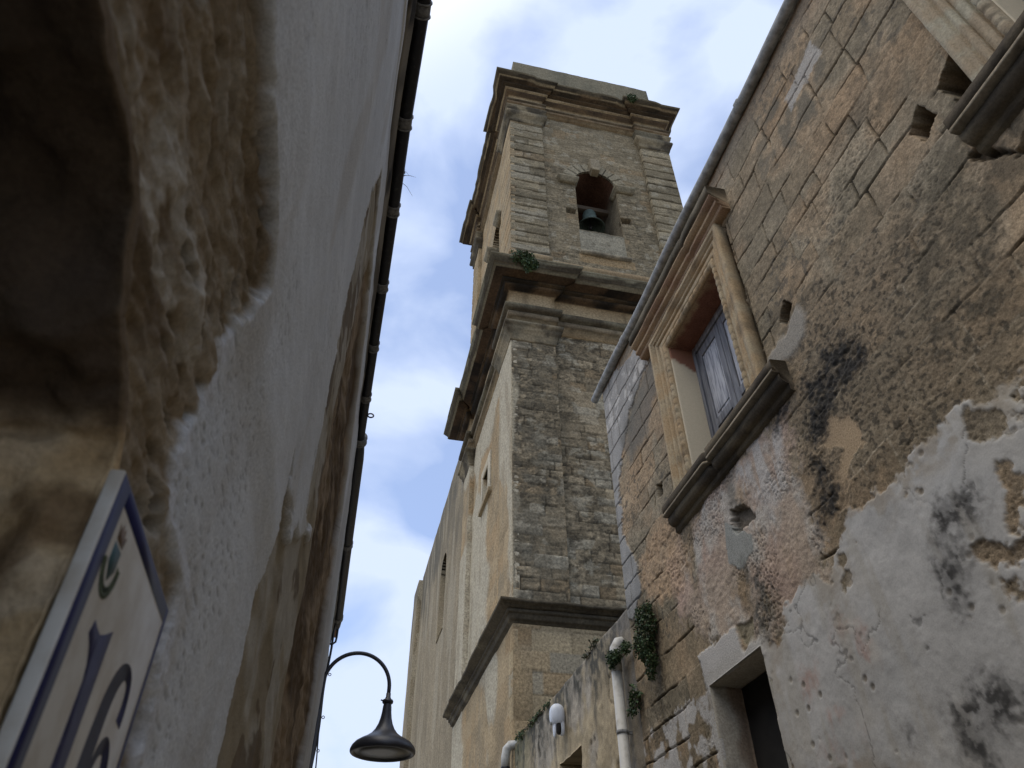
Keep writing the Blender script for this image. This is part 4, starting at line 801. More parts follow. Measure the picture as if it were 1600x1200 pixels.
# ------------------------------------------------------------------ church behind the tower
church = thing('church', 'plain grey church wall with a tall arched window, behind the bell tower', 'church', (4, 22, 0))
def cwall(u, v):
    med = fbm(u * 1.5, v * .8, 5, 201); fine = fbm(u * 7, v * 5, 3, 202)
    c = np.broadcast_to(A3(0.25, 0.215, 0.165), u.shape + (3,)) * (.72 + .5 * med)[..., None] * (.85 + .3 * fine)[..., None]
    c = mixc(c, A3(0.105, 0.10, 0.09), sst(10.2, 12.4, v + (fbm(u * 2, v * .7, 4, 203) - .5) * 5) * .8)
    c = mixc(c, A3(0.34, 0.31, 0.26), sst(.55, .68, fbm(u * 2.4, v * .5, 4, 204)) * .6)
    ln = sst(.07, .02, np.abs(u - 18.9 + (fbm(u * 0, v * .8, 3, 205) - .5) * .5)) * sst(8, 6.5, v) * .5
    return (med - .5) * .03, c * (1 - .5 * ln)[..., None]
CW = (19.55, 20.75, 8.1, 9.95)
def carch(u, v):
    r = .6; cx = 20.15
    return ((np.abs(u - cx) < r) & (v > CW[2] - (u - cx) * -.0) & (v <= CW[3])) | ((v > CW[3]) & ((u - cx) ** 2 + (v - CW[3]) ** 2 < r * r))
make('wall', [panel((TX0 + .03, 0, H), AY, AZ, NS, snapped(TY1 - .05, 26.3, .07, CW[:2]), snapped(-H, 12.7, .07, CW[2:]), cwall, carch, skirt=.4, holeskirt=.45, arc=(20.15, CW[3], .6))] +
     [quad((TX0 + .4, 26.2, 0), (12, 26.2, 0), (12, 26.2, H + 12.7), (TX0 + .4, 26.2, H + 12.7)), quad((12, 16.7, 0), (12, 26.2, 0), (12, 26.2, H + 12.7), (12, 16.7, H + 12.7))], M_TOWER, church, True)
make('pier', [panel((TX0 - .12, 0, H), AY, AZ, NS, rng(26.2, 27.7, .1), rng(-H, 12.55, .1), cwall, skirt=.6), panel((0, 26.2, H), AX, AZ, NF, rng(TX0 - .12, TX0 + .6, .1), rng(-H, 12.55, .1), cwall, skirt=.3)], M_TOWER, church, True)
make('roof', [box((TX0 + .1, 16.65, H + 12.60), (12, 26.2, H + 12.72), (.22, .2, .17))], M_CORN, church)
cwn = make('window', [box((TX0 + .50, 19.4, H + 7.7), (TX0 + .54, 20.9, H + 10.8))], M_DARK, church)
make('sill', [([(TX0 + .0, 19.56, H + 8.02), (TX0 + .0, 20.74, H + 8.02), (TX0 + .5, 20.74, H + 8.5), (TX0 + .5, 19.56, H + 8.5)], [(0, 1, 2, 3)], [(.3, .26, .2)] * 4)], M_CORN, cwn)

# far house seen under the street lamp
fh = thing('far_house', 'small pale house far down the alley, just below the lamp', 'house', (4.2, 40, 0))
make('wall', [box((2.6, 40, 0), (8, 48, 9.6), (.36, .35, .32))], M_TOWER, fh)
make('roof', [([(2.4, 39.8, 9.6), (8.2, 39.8, 9.6), (8.2, 48.2, 9.6), (2.4, 48.2, 9.6), (5.3, 39.8, 11.2), (5.3, 48.2, 11.2)], [(0, 1, 4), (1, 2, 5, 4), (2, 3, 5), (3, 0, 4, 5), (0, 3, 2, 1)], [(.28, .27, .25)] * 6)], M_CORN, fh)

# ------------------------------------------------------------------ left-hand house
XL = -0.16
lh = thing('plastered_house', 'near house of grey plaster over golden rubble stone, left side of the alley', 'house', (XL, 3.0, 0))
LINT = [(-0.9, .372), (.10, .372), (.177, .371), (.215, .365), (.25, .372), (.302, .358), (.328, .331), (.345, .309), (.391, .297), (.425, .275), (.432, .22), (.425, .1), (.428, -.2), (.43, -H)]
LPOLY = LINT + [(-3, -3), (-3, .372)]
def lwall(u, v):
    near = sst(1.2, .7, u)
    mk = Mask(u, v, 14.0, 5, .4)
    med = fbm(u * 9, v * 9, 4, 301); fine = fbm(u * 30, v * 64, 4, 302); lo = fbm(u * 2.2, v * 2.2, 4, 303); streak = fbm(u * 9, v * 40, 4, 304)
    # smooth grey plaster
    c = np.broadcast_to(A3(0.575, 0.59, 0.585), u.shape + (3,)) * (.86 + .26 * lo)[..., None] * (.95 + .1 * fine)[..., None]
    cr3 = sst(.009, .002, np.abs(fbm(u * 1.6, v * 3, 5, 330) - .5)) * sst(.52, .6, fbm(u * 1.1, v * 2, 2, 331)); c = c * (1 - .3 * cr3)[..., None]
    c = c * (.94 + .12 * fbm(u * 14, v * 40, 3, 332))[..., None]
    c = mixc(c, A3(0.43, 0.40, 0.345), sst(.50, .66, fbm(u * 4, v * 1.4, 4, 305)) * .45)
    c = mixc(c, A3(0.30, 0.285, 0.255), sst(3.0, 3.2, v) * .3)
    h = 0.008 + .012 * sst(.5, .6, v) + (lo - .5) * .018 + (med - .5) * .004 + (fine - .5) * .0016
    dots = sst(.22, .08, worley(u * 24 + med * 3, v * 60, 8)) * sst(.50, .62, fbm(u * 3, v * 3, 3, 306)); c = c * (1 - .30 * dots)[..., None]; h = h - dots * .001
    # rubble stone laid bare around the doorway
    m, sdp = mk(LP['patch'], .024, .007, .010)
    st = mixc(np.broadcast_to(A3(0.245, 0.19, 0.122), u.shape + (3,)), A3(0.30, 0.25, 0.18), sst(.40, .62, streak)); st = mixc(st, A3(0.12, 0.083, 0.048), sst(.50, .66, fbm(u * 8, v * 22, 4, 318)) * .8)
    st = mixc(st, A3(0.42, 0.385, 0.32), sst(.60, .68, fbm(u * 9 + 4, v * 34, 4, 307)) * .75)
    st = mixc(st, A3(0.22, 0.175, 0.115), sst(.40, .62, v) * .5)
    st = st * (.78 + .44 * fine)[..., None]
    pit = sst(.30, .10, worley(u * 17, v * 34, 14)) * sst(.45, .6, fbm(u * 7, v * 7, 3, 308)); st = st * (1 - .5 * pit)[..., None]
    hs = (streak - .5) * .020 + (fbm(u * 7, v * 9, 4, 320) - .5) * .018 + (fine - .5) * .009 + (fbm(u * 80, v * 130, 3, 321) - .5) * .005 - pit * .012
    c = mixc(c, st, m); h = h * (1 - m) + m * hs
    lip = sst(.030, .004, np.abs(sdp + mk.n * .014 + mk.m * .008 - .012)) * (1 - m) * sst(.62, .5, v); h = h + lip * (.001 + (fbm(u * 20, v * 50, 4, 309) - .5) * .004); c = mixc(c, A3(0.58, 0.59, 0.60), lip * .8 * sst(.35, .6, fbm(u * 14, v * 30, 4, 319)))
    # bare lime strip and the rough recess farther along
    m, sdp = mk([LPS], .03, .008, .02)
    s2 = mixc(np.broadcast_to(A3(0.36, 0.33, 0.265), u.shape + (3,)), A3(0.27, 0.225, 0.15), sst(.46, .62, fbm(u * 3.0, v * 6, 4, 310))); s2 = mixc(s2, A3(0.12, 0.085, 0.05), sst(.60, .66, fbm(u * 4, v * 9, 4, 311)) * .8)
    s2 = s2 * (.8 + .4 * fbm(u * 9, v * 22, 3, 312))[..., None]
    c = mixc(c, s2, m); h = h * (1 - m) + m * ((fbm(u * 6, v * 6, 4, 313) - .5) * .02 + .004)
    m, sdp = mk([LPR], .010, .022, .003)
    s3 = mixc(np.broadcast_to(A3(0.24, 0.18, 0.115), u.shape + (3,)), A3(0.11, 0.077, 0.046), sst(.42, .60, fbm(u * 1.8, v * 4, 4, 314))); s3 = s3 * (.72 + .56 * fbm(u * 7, v * 24, 3, 315))[..., None]
    c = mixc(c, s3, m); h = h * (1 - m) + m * (-.016 + (fbm(u * 3, v * 5, 4, 316) - .5) * .05 + (fbm(u * 9, v * 14, 4, 317) - .5) * .024)
    dsd = sdpoly(LPOLY, u, v); h = h - .012 * sst(.024, .012, dsd)
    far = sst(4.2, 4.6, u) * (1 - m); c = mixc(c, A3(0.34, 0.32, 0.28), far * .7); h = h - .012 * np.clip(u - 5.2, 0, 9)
    return h, c
LPS = [(1.661, 2.323), (1.607, 2.076), (1.605, 1.868), (1.497, 1.438), (1.649, .938), (1.958, 1.048), (1.393, .74), (1.204, .733), (1.149, .771), (1.176, .249), (1.16, -2), (2.65, -2), (2.6, .497), (2.5, 1.22), (2.5, 1.917), (2.6, 2.51), (2.7, 2.9), (1.85, 2.75)]
LPR = [(2.464, 2.86), (2.269, 2.51), (2.125, 1.917), (2.20, 1.375), (2.31, .497), (2.35, -2), (4.7, -2), (4.62, 1.0), (4.549, 1.66), (4.14, 2.386), (3.362, 2.75)]
def geo(a, b, k):
    r = [a]
    while r[-1] < b: r.append(r[-1] + k * max(.15, r[-1]))
    return np.array(r)
lus = np.concatenate([np.arange(-2, .0, .06), np.arange(.0, .16, .006), geo(.16, 9.0, .0062)])
lvs = np.concatenate([np.arange(-H, -.2, .05), np.arange(-.2, .72, .0028), np.arange(.722, 3.22, .0075)])
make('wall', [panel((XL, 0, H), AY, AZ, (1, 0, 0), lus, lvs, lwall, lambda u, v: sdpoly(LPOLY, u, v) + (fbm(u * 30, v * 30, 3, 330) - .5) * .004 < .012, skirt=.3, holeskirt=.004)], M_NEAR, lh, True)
# doorway soffit and jamb, rough stone running back; the soffit's shade is painted into its colour
pp = [np.array(p) for p in LINT]; arc = [0]
for a, b in zip(pp[:-1], pp[1:]): arc.append(arc[-1] + float(np.hypot(*(b - a))))
A0 = np.array(arc); PX = np.array([p[0] for p in pp]); PZ = np.array([p[1] for p in pp])
ss = np.concatenate([np.linspace(0, 1.0, 40), np.arange(1.004, A0[9] + .9, .004), np.linspace(A0[9] + .92, A0[-1], 20)]); ts = np.concatenate([[-.022, -.018, -.014, -.010, -.007, -.004, -.002, 0, .002, .004], np.arange(.008, .6, .005)])
s_, t_ = np.meshgrid(ss, ts)
yy = np.interp(s_, A0, PX); zz = np.interp(s_, A0, PZ)
n1_ = fbm(s_ * 11, t_ * 11, 4, 331) - .5; n2_ = fbm(s_ * 45, t_ * 45, 4, 332) - .5
jam = sst(A0[9] - .03, A0[9] + .03, s_ + n1_ * .06)
dsp = (n1_ * .05 + n2_ * .015) * sst(0, .03, t_)
tg = np.gradient(yy, axis=1); tz = np.gradient(zz, axis=1); tl = np.hypot(tg, tz) + 1e-9; oy, oz = -tz / tl, tg / tl      # towards the solid side
tin = np.maximum(t_, 0); tout = np.maximum(-t_, 0)
rr = .006 * np.exp(-tin / .006); wob = (fbm(s_ * 35, t_ * 35 + 3, 4, 337) - .5) * .018
P = np.stack([XL + .001 - tin - sst(.012, .024, tout) * .012 + n2_ * .006 * (t_ < 0), yy + oy * (tout - rr * (t_ >= 0) + wob * sst(.024, .01, tout)) - dsp * jam, H + zz + oz * (tout + wob * sst(.024, .01, tout)) - dsp * (1 - jam)], -1)
cj = mixc(np.broadcast_to(A3(0.46, 0.335, 0.185), s_.shape + (3,)), A3(0.50, 0.39, 0.25), sst(.36, .6, fbm(s_ * 22, t_ * 16, 5, 333))); cj = mixc(cj, A3(0.16, 0.10, 0.05), sst(.52, .64, fbm(s_ * 24, t_ * 20, 5, 334)) * .75)
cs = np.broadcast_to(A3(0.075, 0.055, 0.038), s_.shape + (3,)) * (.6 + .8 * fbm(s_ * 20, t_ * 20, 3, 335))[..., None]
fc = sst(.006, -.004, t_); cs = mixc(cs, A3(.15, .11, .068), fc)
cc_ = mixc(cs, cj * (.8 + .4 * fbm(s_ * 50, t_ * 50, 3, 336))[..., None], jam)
ix = np.arange(s_.size).reshape(s_.shape); F = np.stack([ix[:-1, :-1], ix[:-1, 1:], ix[1:, 1:], ix[1:, :-1]], -1).reshape(-1, 4)
dwy = make('doorway', [(P.reshape(-1, 3), F, cc_.reshape(-1, 3))], M_NEAR, lh, True)
make('door', [bevbox((XL - .62, -1.0, .01), (XL - .57, .5, H + .45), .004)], M_DARK, dwy)
make('back_wall', [box((-8, -4, 0), (-1.0, 9, H + 3.3), (.3, .28, .24))], M_NEAR, lh)
# eaves: pale fillet, weathered slab, black gutter on brackets
GY = [-2.0, 0.5, 1.45, 2.02, 2.55, 3.17, 3.72, 4.81, 6.58, 8.36, 8.62]
GX = [-.045, -.058, -.070, -.086, -.090, -.098, -.107, -.124, -.130, -.134, -.150]
gx = lambda y: float(np.interp(y, GY, GX))
def strip(prof, y0, y1, colf, jit, seed, step=.05):
    n = int((y1 - y0) / step); V = []
    for i in range(n + 1):
        y = y0 + (y1 - y0) * i / n; dx = gx(y) + .07
        for k, (x, zz_) in enumerate(prof):
            q = float(vnoise(np.array(y * 6.0), np.array(k * 1.7), seed) - .5) * 2 * jit; V.append((x + dx + q, y, H + zz_ + q))
    m = len(prof); F = [(i * m + k, i * m + (k + 1) % m, (i + 1) * m + (k + 1) % m, (i + 1) * m + k) for i in range(n) for k in range(m)]
    return V, F + [list(range(m)), list(range(n * m, n * m + m))[::-1]], colf(V)
make('fillet', [strip([(-.30, 3.17), (-.158, 3.17), (-.150, 3.185), (-.136, 3.20), (-.130, 3.225), (-.30, 3.225)], -2, 8.8, sandcol((0.56, 0.55, 0.51), (0.48, 0.46, 0.41), amt=.3, sc=4), .003, 4)], M_NEAR, lh)
make('eaves_slab', [strip([(-.30, 3.228), (-.128, 3.228), (-.115, 3.25), (-.112, 3.30), (-.100, 3.32), (-.098, 3.40), (-.12, 3.45), (-.30, 3.46)], -2, 8.8, sandcol((0.12, 0.105, 0.08), (0.21, 0.185, 0.14), (0.03, 0.028, 0.025), .9, 7, .52), .006, 5)], M_NEAR, lh)
gyy = np.linspace(-1.5, 8.62, 90)
lg = make('gutter', [tube([(gx(y), y, H + 3.45) for y in gyy], [.035 if y < 4.75 else .035 + .017 * min(1, (y - 4.75) / .3) for y in gyy], 14)], M_BLACK, lh, True)
for y in (-.83, -.26, .31, .88, 1.45, 2.02, 2.57, 3.16, 3.72, 4.28, 4.83, 6.58, 8.36):
    r = .038 if y < 4.7 else .055
    make('bracket', [tube([(gx(y), y - .025, H + 3.45), (gx(y), y + .025, H + 3.45)], r, 14), tube([(gx(y), y - .034, H + 3.45), (gx(y), y - .028, H + 3.45)], r + .005, 14), tube([(gx(y), y + .028, H + 3.45), (gx(y), y + .034, H + 3.45)], r + .005, 14)], M_CLAMP, lg, True)
ring = [(gx(4.5) + .055 + .022 * math.cos(a), 4.5 + .01 * math.sin(a), H + 3.45 + .026 * math.sin(a)) for a in np.linspace(0, 2 * math.pi, 20)]
make('hook', [tube(ring, .006, 8)], M_BLACK, lg, True)
hk = [(-.150 + .03, 8.62, H + 3.43), (-.12, 8.66, H + 3.33), (-.125, 8.66, H + 3.28), (-.15, 8.64, H + 3.25), (-.19, 8.62, H + 3.235), (-.215, 8.62, H + 3.235)]
make('hook', [tube(hk, .012, 8)], M_BLACK, lg, True)
make('roof', [([(-.10, -2, H + 3.47), (-.12, 9, H + 3.47), (-4.5, 9, H + 4.6), (-4.5, -2, H + 4.6)], [(0, 1, 2, 3)], None), ([(-.10, -2, H + 3.46), (-.12, 9, H + 3.46), (-8, 9, H + 3.45), (-8, -2, H + 3.45)], [(0, 3, 2, 1)], None), ([(-4.5, -2, H + 4.6), (-4.5, 9, H + 4.6), (-8, 9, H + 3.46), (-8, -2, H + 3.46)], [(0, 1, 2, 3)], None)], M_ROOF, lh)

# cables running down from the gutter end
cb = make('cable', [tube([(-.165 + .008 * math.sin(zq * 7), 8.5, zq) for zq in np.linspace(H + 3.4, .1, 60)], .013, 8), tube([(-.140 + .02 * math.sin(zq * 4.3), 8.5, zq) for zq in np.linspace(H + 2.4, .1, 60)], .007, 8)], M_BLACK, None, True)
for zq in (3.05, 3.32, 3.62, 3.95, 4.4): make('clip', [tube([(-.13 + .014 * math.cos(a), 8.495, zq + .014 * math.sin(a)) for a in np.linspace(0, 2 * math.pi, 14)], .004, 6)], M_BLACK, cb, True)
tag(cb, 'thin black cables hanging down beside the lamp post from the gutter end', 'cable')

# ------------------------------------------------------------------ street lamp
LY = 7.2
lamp = thing('wall_lamp', 'dark bell shaped street lamp hanging from a curved swan neck arm', 'street lamp', (-.15, LY, 0))
make('post', [tube([(-.158, LY, .0), (-.158, LY, H + 2.1)], .022, 14)], M_LAMP, lamp, True)
ac = [(-.158, LY, H + 2.0), (-.158, LY, H + 2.1), (-.158, LY, H + 2.2)] + [(.149 - .307 * math.cos(a), LY, H + 2.33 + .307 * math.sin(a)) for a in np.linspace(.0, math.pi, 40)] + [(.456, LY, H + 2.26)]
make('arm', [tube(ac, .0185, 14)], M_LAMP, lamp, True)
LC = (.456, LY, H)
make('collar', [lathe(LC, [(.015, 2.285), (.022, 2.28), (.022, 2.245), (.028, 2.24), (.028, 2.228), (.045, 2.222), (.052, 2.21), (.050, 2.195), (.038, 2.185), (.01, 2.185)], 28)], M_LAMP, lamp, True)
shade = [(.034, 2.19), (.040, 2.16), (.044, 2.11), (.052, 2.06), (.066, 2.01), (.088, 1.965), (.120, 1.925), (.165, 1.893), (.215, 1.868), (.255, 1.843), (.282, 1.812), (.293, 1.785), (.293, 1.768), (.286, 1.757), (.272, 1.752), (.262, 1.757), (.250, 1.775)]
sh = make('shade', [lathe(LC, shade, 56)], M_LAMP, lamp, True)
make('bolt', [tube([(LC[0] - .05, LY - .03, H + 2.205), (LC[0] - .065, LY - .04, H + 2.205)], .007, 8)], M_LAMP, lamp)
make('wall_plate', [bevbox((-.175, LY - .05, H + 1.2), (-.155, LY + .05, H + 1.5), .004), bevbox((-.185, LY - .026, H + 1.3), (-.13, LY + .026, H + 1.34), .004)], M_LAMP, lamp)
make('lens', [lathe(LC, [(.252, 1.772), (.20, 1.774), (.198, 1.768), (.10, 1.766), (.001, 1.765)], 40)], M_LENS, lamp, True)

# ------------------------------------------------------------------ fittings on the courtyard wall
dpz = thing('drainpipe', 'long white plastic drainpipe with an elbow, between the house and the courtyard wall', 'drainpipe', (XR - .06, 6.33, 0))
make('pipe', [tube([(XR - .075, 6.33, .02), (XR - .075, 6.33, H + 2.36)], .048, 18)], M_PVC, dpz, True)
for zb in (.9, 2.1, 3.35): make('bracket', [tube([(XR - .075, 6.33, zb), (XR - .075, 6.33, zb + .03)], .053, 18), bevbox((XR - .03, 6.32, zb), (XR + .02, 6.34, zb + .03), .003)], M_CLAMP, dpz)
make('elbow', [tube([(XR - .075, 6.33, H + 2.33), (XR - .075, 6.33, H + 2.46), (XR - .065, 6.335, H + 2.54), (XR - .03, 6.34, H + 2.60), (XR + .05, 6.34, H + 2.62)], .053, 18)], M_PVC, dpz, True)
dp2 = thing('drainpipe', 'short white drainpipe stub with a black joint, at the foot of the bell tower', 'drainpipe', (XR - .06, 10.86, 0))
make('pipe', [tube([(XR - .10, 10.90, .02), (XR - .10, 10.90, H + 2.60)], .058, 18)], M_PVC, dp2, True)
make('elbow', [tube([(XR - .10, 10.90, H + 2.58), (XR - .10, 10.90, H + 2.70), (XR - .085, 10.88, H + 2.80), (XR - .04, 10.86, H + 2.85), (XR + .06, 10.84, H + 2.86)], .062, 18)], M_PVC, dp2, True)
make('joint', [tube([(XR - .10, 10.90, H + 2.555), (XR - .10, 10.90, H + 2.578)], .064, 18)], M_BLACK, dp2, True)
fx = thing('wall_light', 'white oval plastic light fitting above the dark opening in the courtyard wall', 'wall light', (XR - .02, 8.32, H + 2.45))
def blob(c, r, n=20, cut=None):
    V, F = [], []
    for i in range(n + 1):
        a = math.pi * i / n
        for k in range(n * 2):
            b = math.pi * k / n; e = lambda q, p: math.copysign(abs(q) ** p, q)
            V.append((c[0] + r[0] * e(math.sin(a), .8) * e(math.cos(b), .8), c[1] + r[1] * e(math.sin(a), .8) * e(math.sin(b), .8), c[2] + r[2] * e(math.cos(a), .8)))
    for i in range(n):
        for k in range(n * 2): F.append((i * 2 * n + k, i * 2 * n + (k + 1) % (2 * n), (i + 1) * 2 * n + (k + 1) % (2 * n), (i + 1) * 2 * n + k))
    return V, F, None
FY, FZ = 8.32, H + 2.47
make('housing', [blob((XR - .075, FY, FZ + .05), (.085, .085, .125))], M_FIX, fx, True)
make('housing', [blob((XR - .035, FY - .030, FZ - .07), (.035, .035, .10)), blob((XR - .112, FY - .01, FZ - .085), (.016, .04, .095))], M_FIX, fx, True)
make('sensor', [blob((XR - .072, FY - .040, FZ - .085), (.030, .030, .075))], M_DARK, fx, True)
make('lens', [blob((XR - .135, FY + .01, FZ - .03), (.022, .03, .022))], M_GUTTER, fx, True)

# ------------------------------------------------------------------ house number tile, near left
XS = -.145
sg = thing('house_number_sign', 'white ceramic house number 16 tile with a dark blue border on the stone wall', 'sign', (XS, .52, H + .1))
SY0, SY1, SZ0, SZ1 = .412, .620, -.03, .250
make('plate', [bevbox((XS - .009, SY0, H + SZ0), (XS, SY1, H + SZ1), .0012)], M_TILEW, sg)
make('mortar', [bevbox((XS - .020, SY0 + .035, H + SZ0 - .004), (XS - .0085, SY1 - .004, H + SZ1 - .002), .003, (.42, .34, .22))], M_NEAR, sg)
def sgpoly(P, t=.0002, lift=.0):
    n = len(P); V = [(XS + lift, a, H + b) for a, b in P] + [(XS + lift + t, a, H + b) for a, b in P]
    F = [list(range(n, 2 * n))] + [(i, (i + 1) % n, n + (i + 1) % n, n + i) for i in range(n)]; return V, F, None
e = .0012
make('border', [sgpoly([(SY0 + e, SZ0 + e), (SY0 + .0195, SZ0 + e), (SY0 + .0195, SZ1 - e), (SY0 + e, SZ1 - e)]), sgpoly([(SY1 - .0085, SZ0 + e), (SY1 - e, SZ0 + e), (SY1 - e, SZ1 - e), (SY1 - .0085, SZ1 - e)]),
                sgpoly([(SY0 + .0195, SZ1 - .0135), (SY1 - .0085, SZ1 - .0135), (SY1 - .0085, SZ1 - e), (SY0 + .0195, SZ1 - e)]), sgpoly([(SY0 + .0195, SZ0 + e), (SY1 - .0085, SZ0 + e), (SY1 - .0085, SZ0 + .0135), (SY0 + .0195, SZ0 + .0135)])], M_BLUE, sg)
make('numeral', [sgpoly([(.497, .045), (.497, .1835), (.484, .1765), (.474, .1725), (.464, .1735), (.457, .1750), (.4535, .166), (.4625, .1615), (.470, .154), (.4735, .145), (.4735, .045), (.462, .038), (.462, .033), (.506, .033), (.506, .038)])], M_NUM, sg)
def ribbon(pts, wid):
    pts = np.array(pts); 
    t = np.linspace(0, len(pts) - 1, 70); k = np.arange(len(pts))
    # Catmull-Rom smoothing
    def cr(a):
        i = np.clip(np.floor(t).astype(int), 0, len(pts) - 2); f = t - i; g_ = lambda j: a[np.clip(j, 0, len(pts) - 1)]
        p0, p1, p2, p3 = g_(i - 1), g_(i), g_(i + 1), g_(i + 2)
        return .5 * (2 * p1 + (p2 - p0) * f + (2 * p0 - 5 * p1 + 4 * p2 - p3) * f ** 2 + (3 * p1 - 3 * p2 + p3 - p0) * f ** 3)
    x, y, w = cr(pts[:, 0]), cr(pts[:, 1]), cr(np.array(wid)); dx, dy = np.gradient(x), np.gradient(y); l = np.hypot(dx, dy); nx, ny = -dy / l, dx / l
    a = list(zip(x + nx * w / 2, y + ny * w / 2)); b = list(zip(x - nx * w / 2, y - ny * w / 2)); n = len(a)
    V = [(XS, p, H + q) for p, q in a + b] + [(XS + .0002, p, H + q) for p, q in a + b]
    F = []
    for i in range(n - 1):
        F += [(2 * n + i, 2 * n + i + 1, 3 * n + i + 1, 3 * n + i), (i, i + 1, 2 * n + i + 1, 2 * n + i), (n + i, n + i + 1, 3 * n + i + 1, 3 * n + i)]
    return V, F, None
make('numeral', [ribbon([(.578, .150), (.5785, .163), (.573, .175), (.560, .179), (.546, .172), (.536, .155), (.532, .130), (.531, .105), (.533, .075), (.541, .052), (.557, .042), (.573, .050), (.582, .072), (.584, .098), (.578, .122), (.566, .133), (.553, .128), (.545, .113)],
                        [.015, .013, .011, .010, .015, .020, .023, .024, .023, .017, .010, .015, .022, .023, .018, .012, .009, .008])], M_NUM, sg)
cr_ = make('crest', [sgpoly([(.4405, .2175), (.4575, .2175), (.4575, .205), (.449, .1955), (.4405, .205)])], M_CRT, sg)
make('crown', [sgpoly([(.4415, .2195), (.4565, .2195), (.459, .2285), (.4545, .2265), (.4525, .2315), (.449, .228), (.4455, .2315), (.4435, .2265), (.439, .2285)])], M_CRB, cr_)
wl = []
for k in range(26):
    a = math.pi * (1.08 + .92 * k / 25 * 1.0) - .06; cx, cy = .449 + .0155 * math.cos(a) , .208 + .0185 * math.sin(a)
    for sgn in (-1, 1):
        b = a + sgn * .9 + math.pi / 2; l = .0048; w = .0014; ux, uy = math.cos(b), math.sin(b)
        wl.append(sgpoly([(cx, cy), (cx + ux * l * .5 - uy * w, cy + uy * l * .5 + ux * w), (cx + ux * l, cy + uy * l), (cx + ux * l * .5 + uy * w, cy + uy * l * .5 - ux * w)], .0003, .0001))
make('wreath', wl, M_CRG, cr_)

# ------------------------------------------------------------------ plants
rnd = random.Random(5)
def leaves(clusters, n, size, cols, seed=1, flatn=None):
    """n little folded leaves scattered through ellipsoid clusters (centre, radii, weight)"""
    R = np.random.RandomState(seed); V, F, C = [], [], []
    w = np.array([c[2] for c in clusters], float); w /= w.sum()
    for i in range(n):
        c, r, _ = clusters[R.choice(len(clusters), p=w)]
        d = R.normal(size=3); d /= np.linalg.norm(d); p = np.array(c) + d * np.array(r) * R.rand() ** .45
        s = size * (.6 + .8 * R.rand()); a = R.normal(size=3); a[2] -= .5; a /= np.linalg.norm(a)
        b = np.cross(a, d + R.normal(size=3) * .6); b /= np.linalg.norm(b) + 1e-9; nn_ = np.cross(a, b)
        k = len(V); V += [p, p + a * s * .5 + b * s * .32 + nn_ * s * .1, p + a * s, p + a * s * .5 - b * s * .32 + nn_ * s * .1]
        F += [(k, k + 1, k + 2), (k, k + 2, k + 3)]
        col = np.array(cols[R.randint(len(cols))]) * (.75 + .5 * R.rand()); C += [col] * 4
    return V, F, C
def stems(base, tips, r=.004):
    out = []
    for t in tips:
        b = np.array(base); t = np.array(t); m = (b + t) / 2 + np.array((rnd.uniform(-.03, .03),) * 3); out.append(tube([b, m, t], [r, r * .8, r * .4], 5))
    return out
GREEN = [(.035, .065, .022), (.05, .085, .028), (.028, .05, .02), (.065, .09, .03)]
DRY = [(.09, .085, .045), (.06, .075, .03), (.12, .10, .06)]
def plant(name, label, cat, base, clusters, n, size, cols=GREEN, seed=1, group=None, r=.004):
    p = thing(name, label, cat, base, group)
    make('foliage', [leaves(clusters, n, size, cols, seed)], M_LEAF, p)
    R = random.Random(seed); tips = [np.array(c) + np.array([R.uniform(-.6, .6) * q for q in rr]) for c, rr, _ in clusters for _k in range(4)]
    make('stem', stems(base, tips, r), M_STEM, p)
    return p
X_ = XR - .07
plant('climbing_plant', 'large dark green bush growing out of the house wall beside the white drainpipe', 'plant', (XR - .01, 5.62, H + 2.36),
      [((X_, 5.55, H + 2.44), (.07, .14, .13), 1.6), ((X_, 5.62, H + 2.55), (.06, .10, .10), 1), ((X_, 5.50, H + 2.56), (.05, .05, .08), .5), ((X_ - .02, 5.60, H + 2.30), (.08, .14, .13), 1.6), ((X_, 5.72, H + 2.40), (.05, .08, .10), .6), ((X_, 5.55, H + 2.16), (.05, .08, .09), .7), ((X_, 5.57, H + 2.06), (.03, .05, .06), .25)], 5600, .024, GREEN + [(.05, .06, .02), (.10, .09, .045)], seed=2)
plant('climbing_plant', 'small green bush covering the elbow of the white drainpipe', 'plant', (XR - .02, 6.15, H + 2.45),
      [((XR - .12, 6.25, H + 2.43), (.07, .10, .07), 1.4), ((XR - .07, 6.06, H + 2.45), (.05, .08, .06), .6), ((XR - .11, 6.31, H + 2.37), (.04, .05, .04), .4)], 1300, .022, seed=3)
plant('weed', 'sparse green tuft growing low beside the white drainpipe', 'plant', (XR - .0, 6.04, H + 2.0), [((XR - .04, 6.04, H + 2.03), (.05, .09, .10), 1), ((XR - .05, 6.10, H + 1.94), (.04, .06, .06), .6)], 260, .034, seed=4)
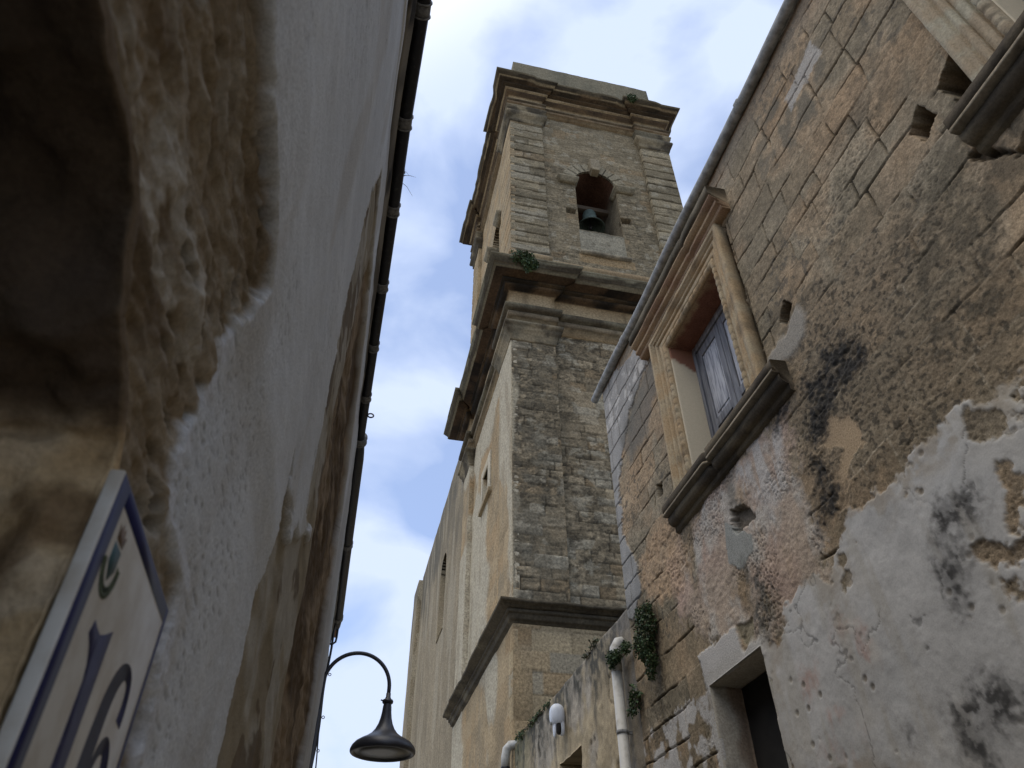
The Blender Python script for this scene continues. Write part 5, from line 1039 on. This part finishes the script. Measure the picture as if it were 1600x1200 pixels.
plant('weed', 'dry tuft of weeds on top of the courtyard wall near the house', 'plant', (XR + .03, 7.10, H + 2.84), [((XR, 7.10, H + 2.88), (.04, .14, .06), 1), ((XR, 7.35, H + 2.86), (.04, .12, .03), .5)], 200, .030, DRY, 5)
plant('weed', 'green creeping weed along the top edge of the courtyard wall near the tower', 'plant', (XR + .0, 9.2, H + 2.84), [((XR - .01, 9.6, H + 2.845), (.04, .40, .025), 1), ((XR - .01, 9.0, H + 2.845), (.03, .20, .02), .3), ((XR - .01, 10.35, H + 2.85), (.05, .25, .045), .8)], 480, .030, GREEN, 6)
plant('caper_bush', 'bushy green caper plant growing on the middle cornice corner of the tower', 'plant', (2.62, TY0 - .40, H + 12.86), [((2.66, TY0 - .52, H + 12.92), (.30, .16, .16), 1.5), ((2.78, TY0 - .58, H + 12.74), (.22, .10, .16), 1), ((2.50, TY0 - .50, H + 12.82), (.16, .10, .10), .7), ((2.74, TY0 - .60, H + 12.52), (.08, .05, .16), .3), ((2.9, TY0 - .58, H + 12.66), (.10, .05, .14), .3)], 2600, .060, GREEN + DRY[1:2], 7, r=.01)
plant('caper_bush', 'small green plant growing on the top cornice of the tower', 'plant', (6.36, TY0 - .2, H + 21.74), [((6.32, TY0 - .40, H + 21.78), (.24, .16, .13), 1.2), ((6.30, TY0 - .5, H + 21.62), (.14, .08, .12), .6)], 1100, .060, GREEN + DRY[1:2], 8, r=.01)
plant('weed', 'dry grass stalks sticking out of the black gutter against the sky', 'grass', (-.06, 2.36, H + 3.48), [((-.055, 2.36, H + 3.50), (.01, .03, .015), 1)], 14, .02, DRY, 9, r=.002)
st = [o for o in bpy.data.objects if o.name.startswith('stem')][-1]
gr = bpy.data.objects.new('blade', None)
bpy.data.objects.remove(gr)
make('blade', [tube([(-.06, 2.36, H + 3.48), (-.02, 2.38, H + 3.52), (.012, 2.37, H + 3.50)], [.0016, .0012, .0006], 5), tube([(-.06, 2.40, H + 3.47), (-.03, 2.42, H + 3.47), (.008, 2.44, H + 3.42)], [.0016, .0012, .0006], 5)], M_STEM, st.parent)
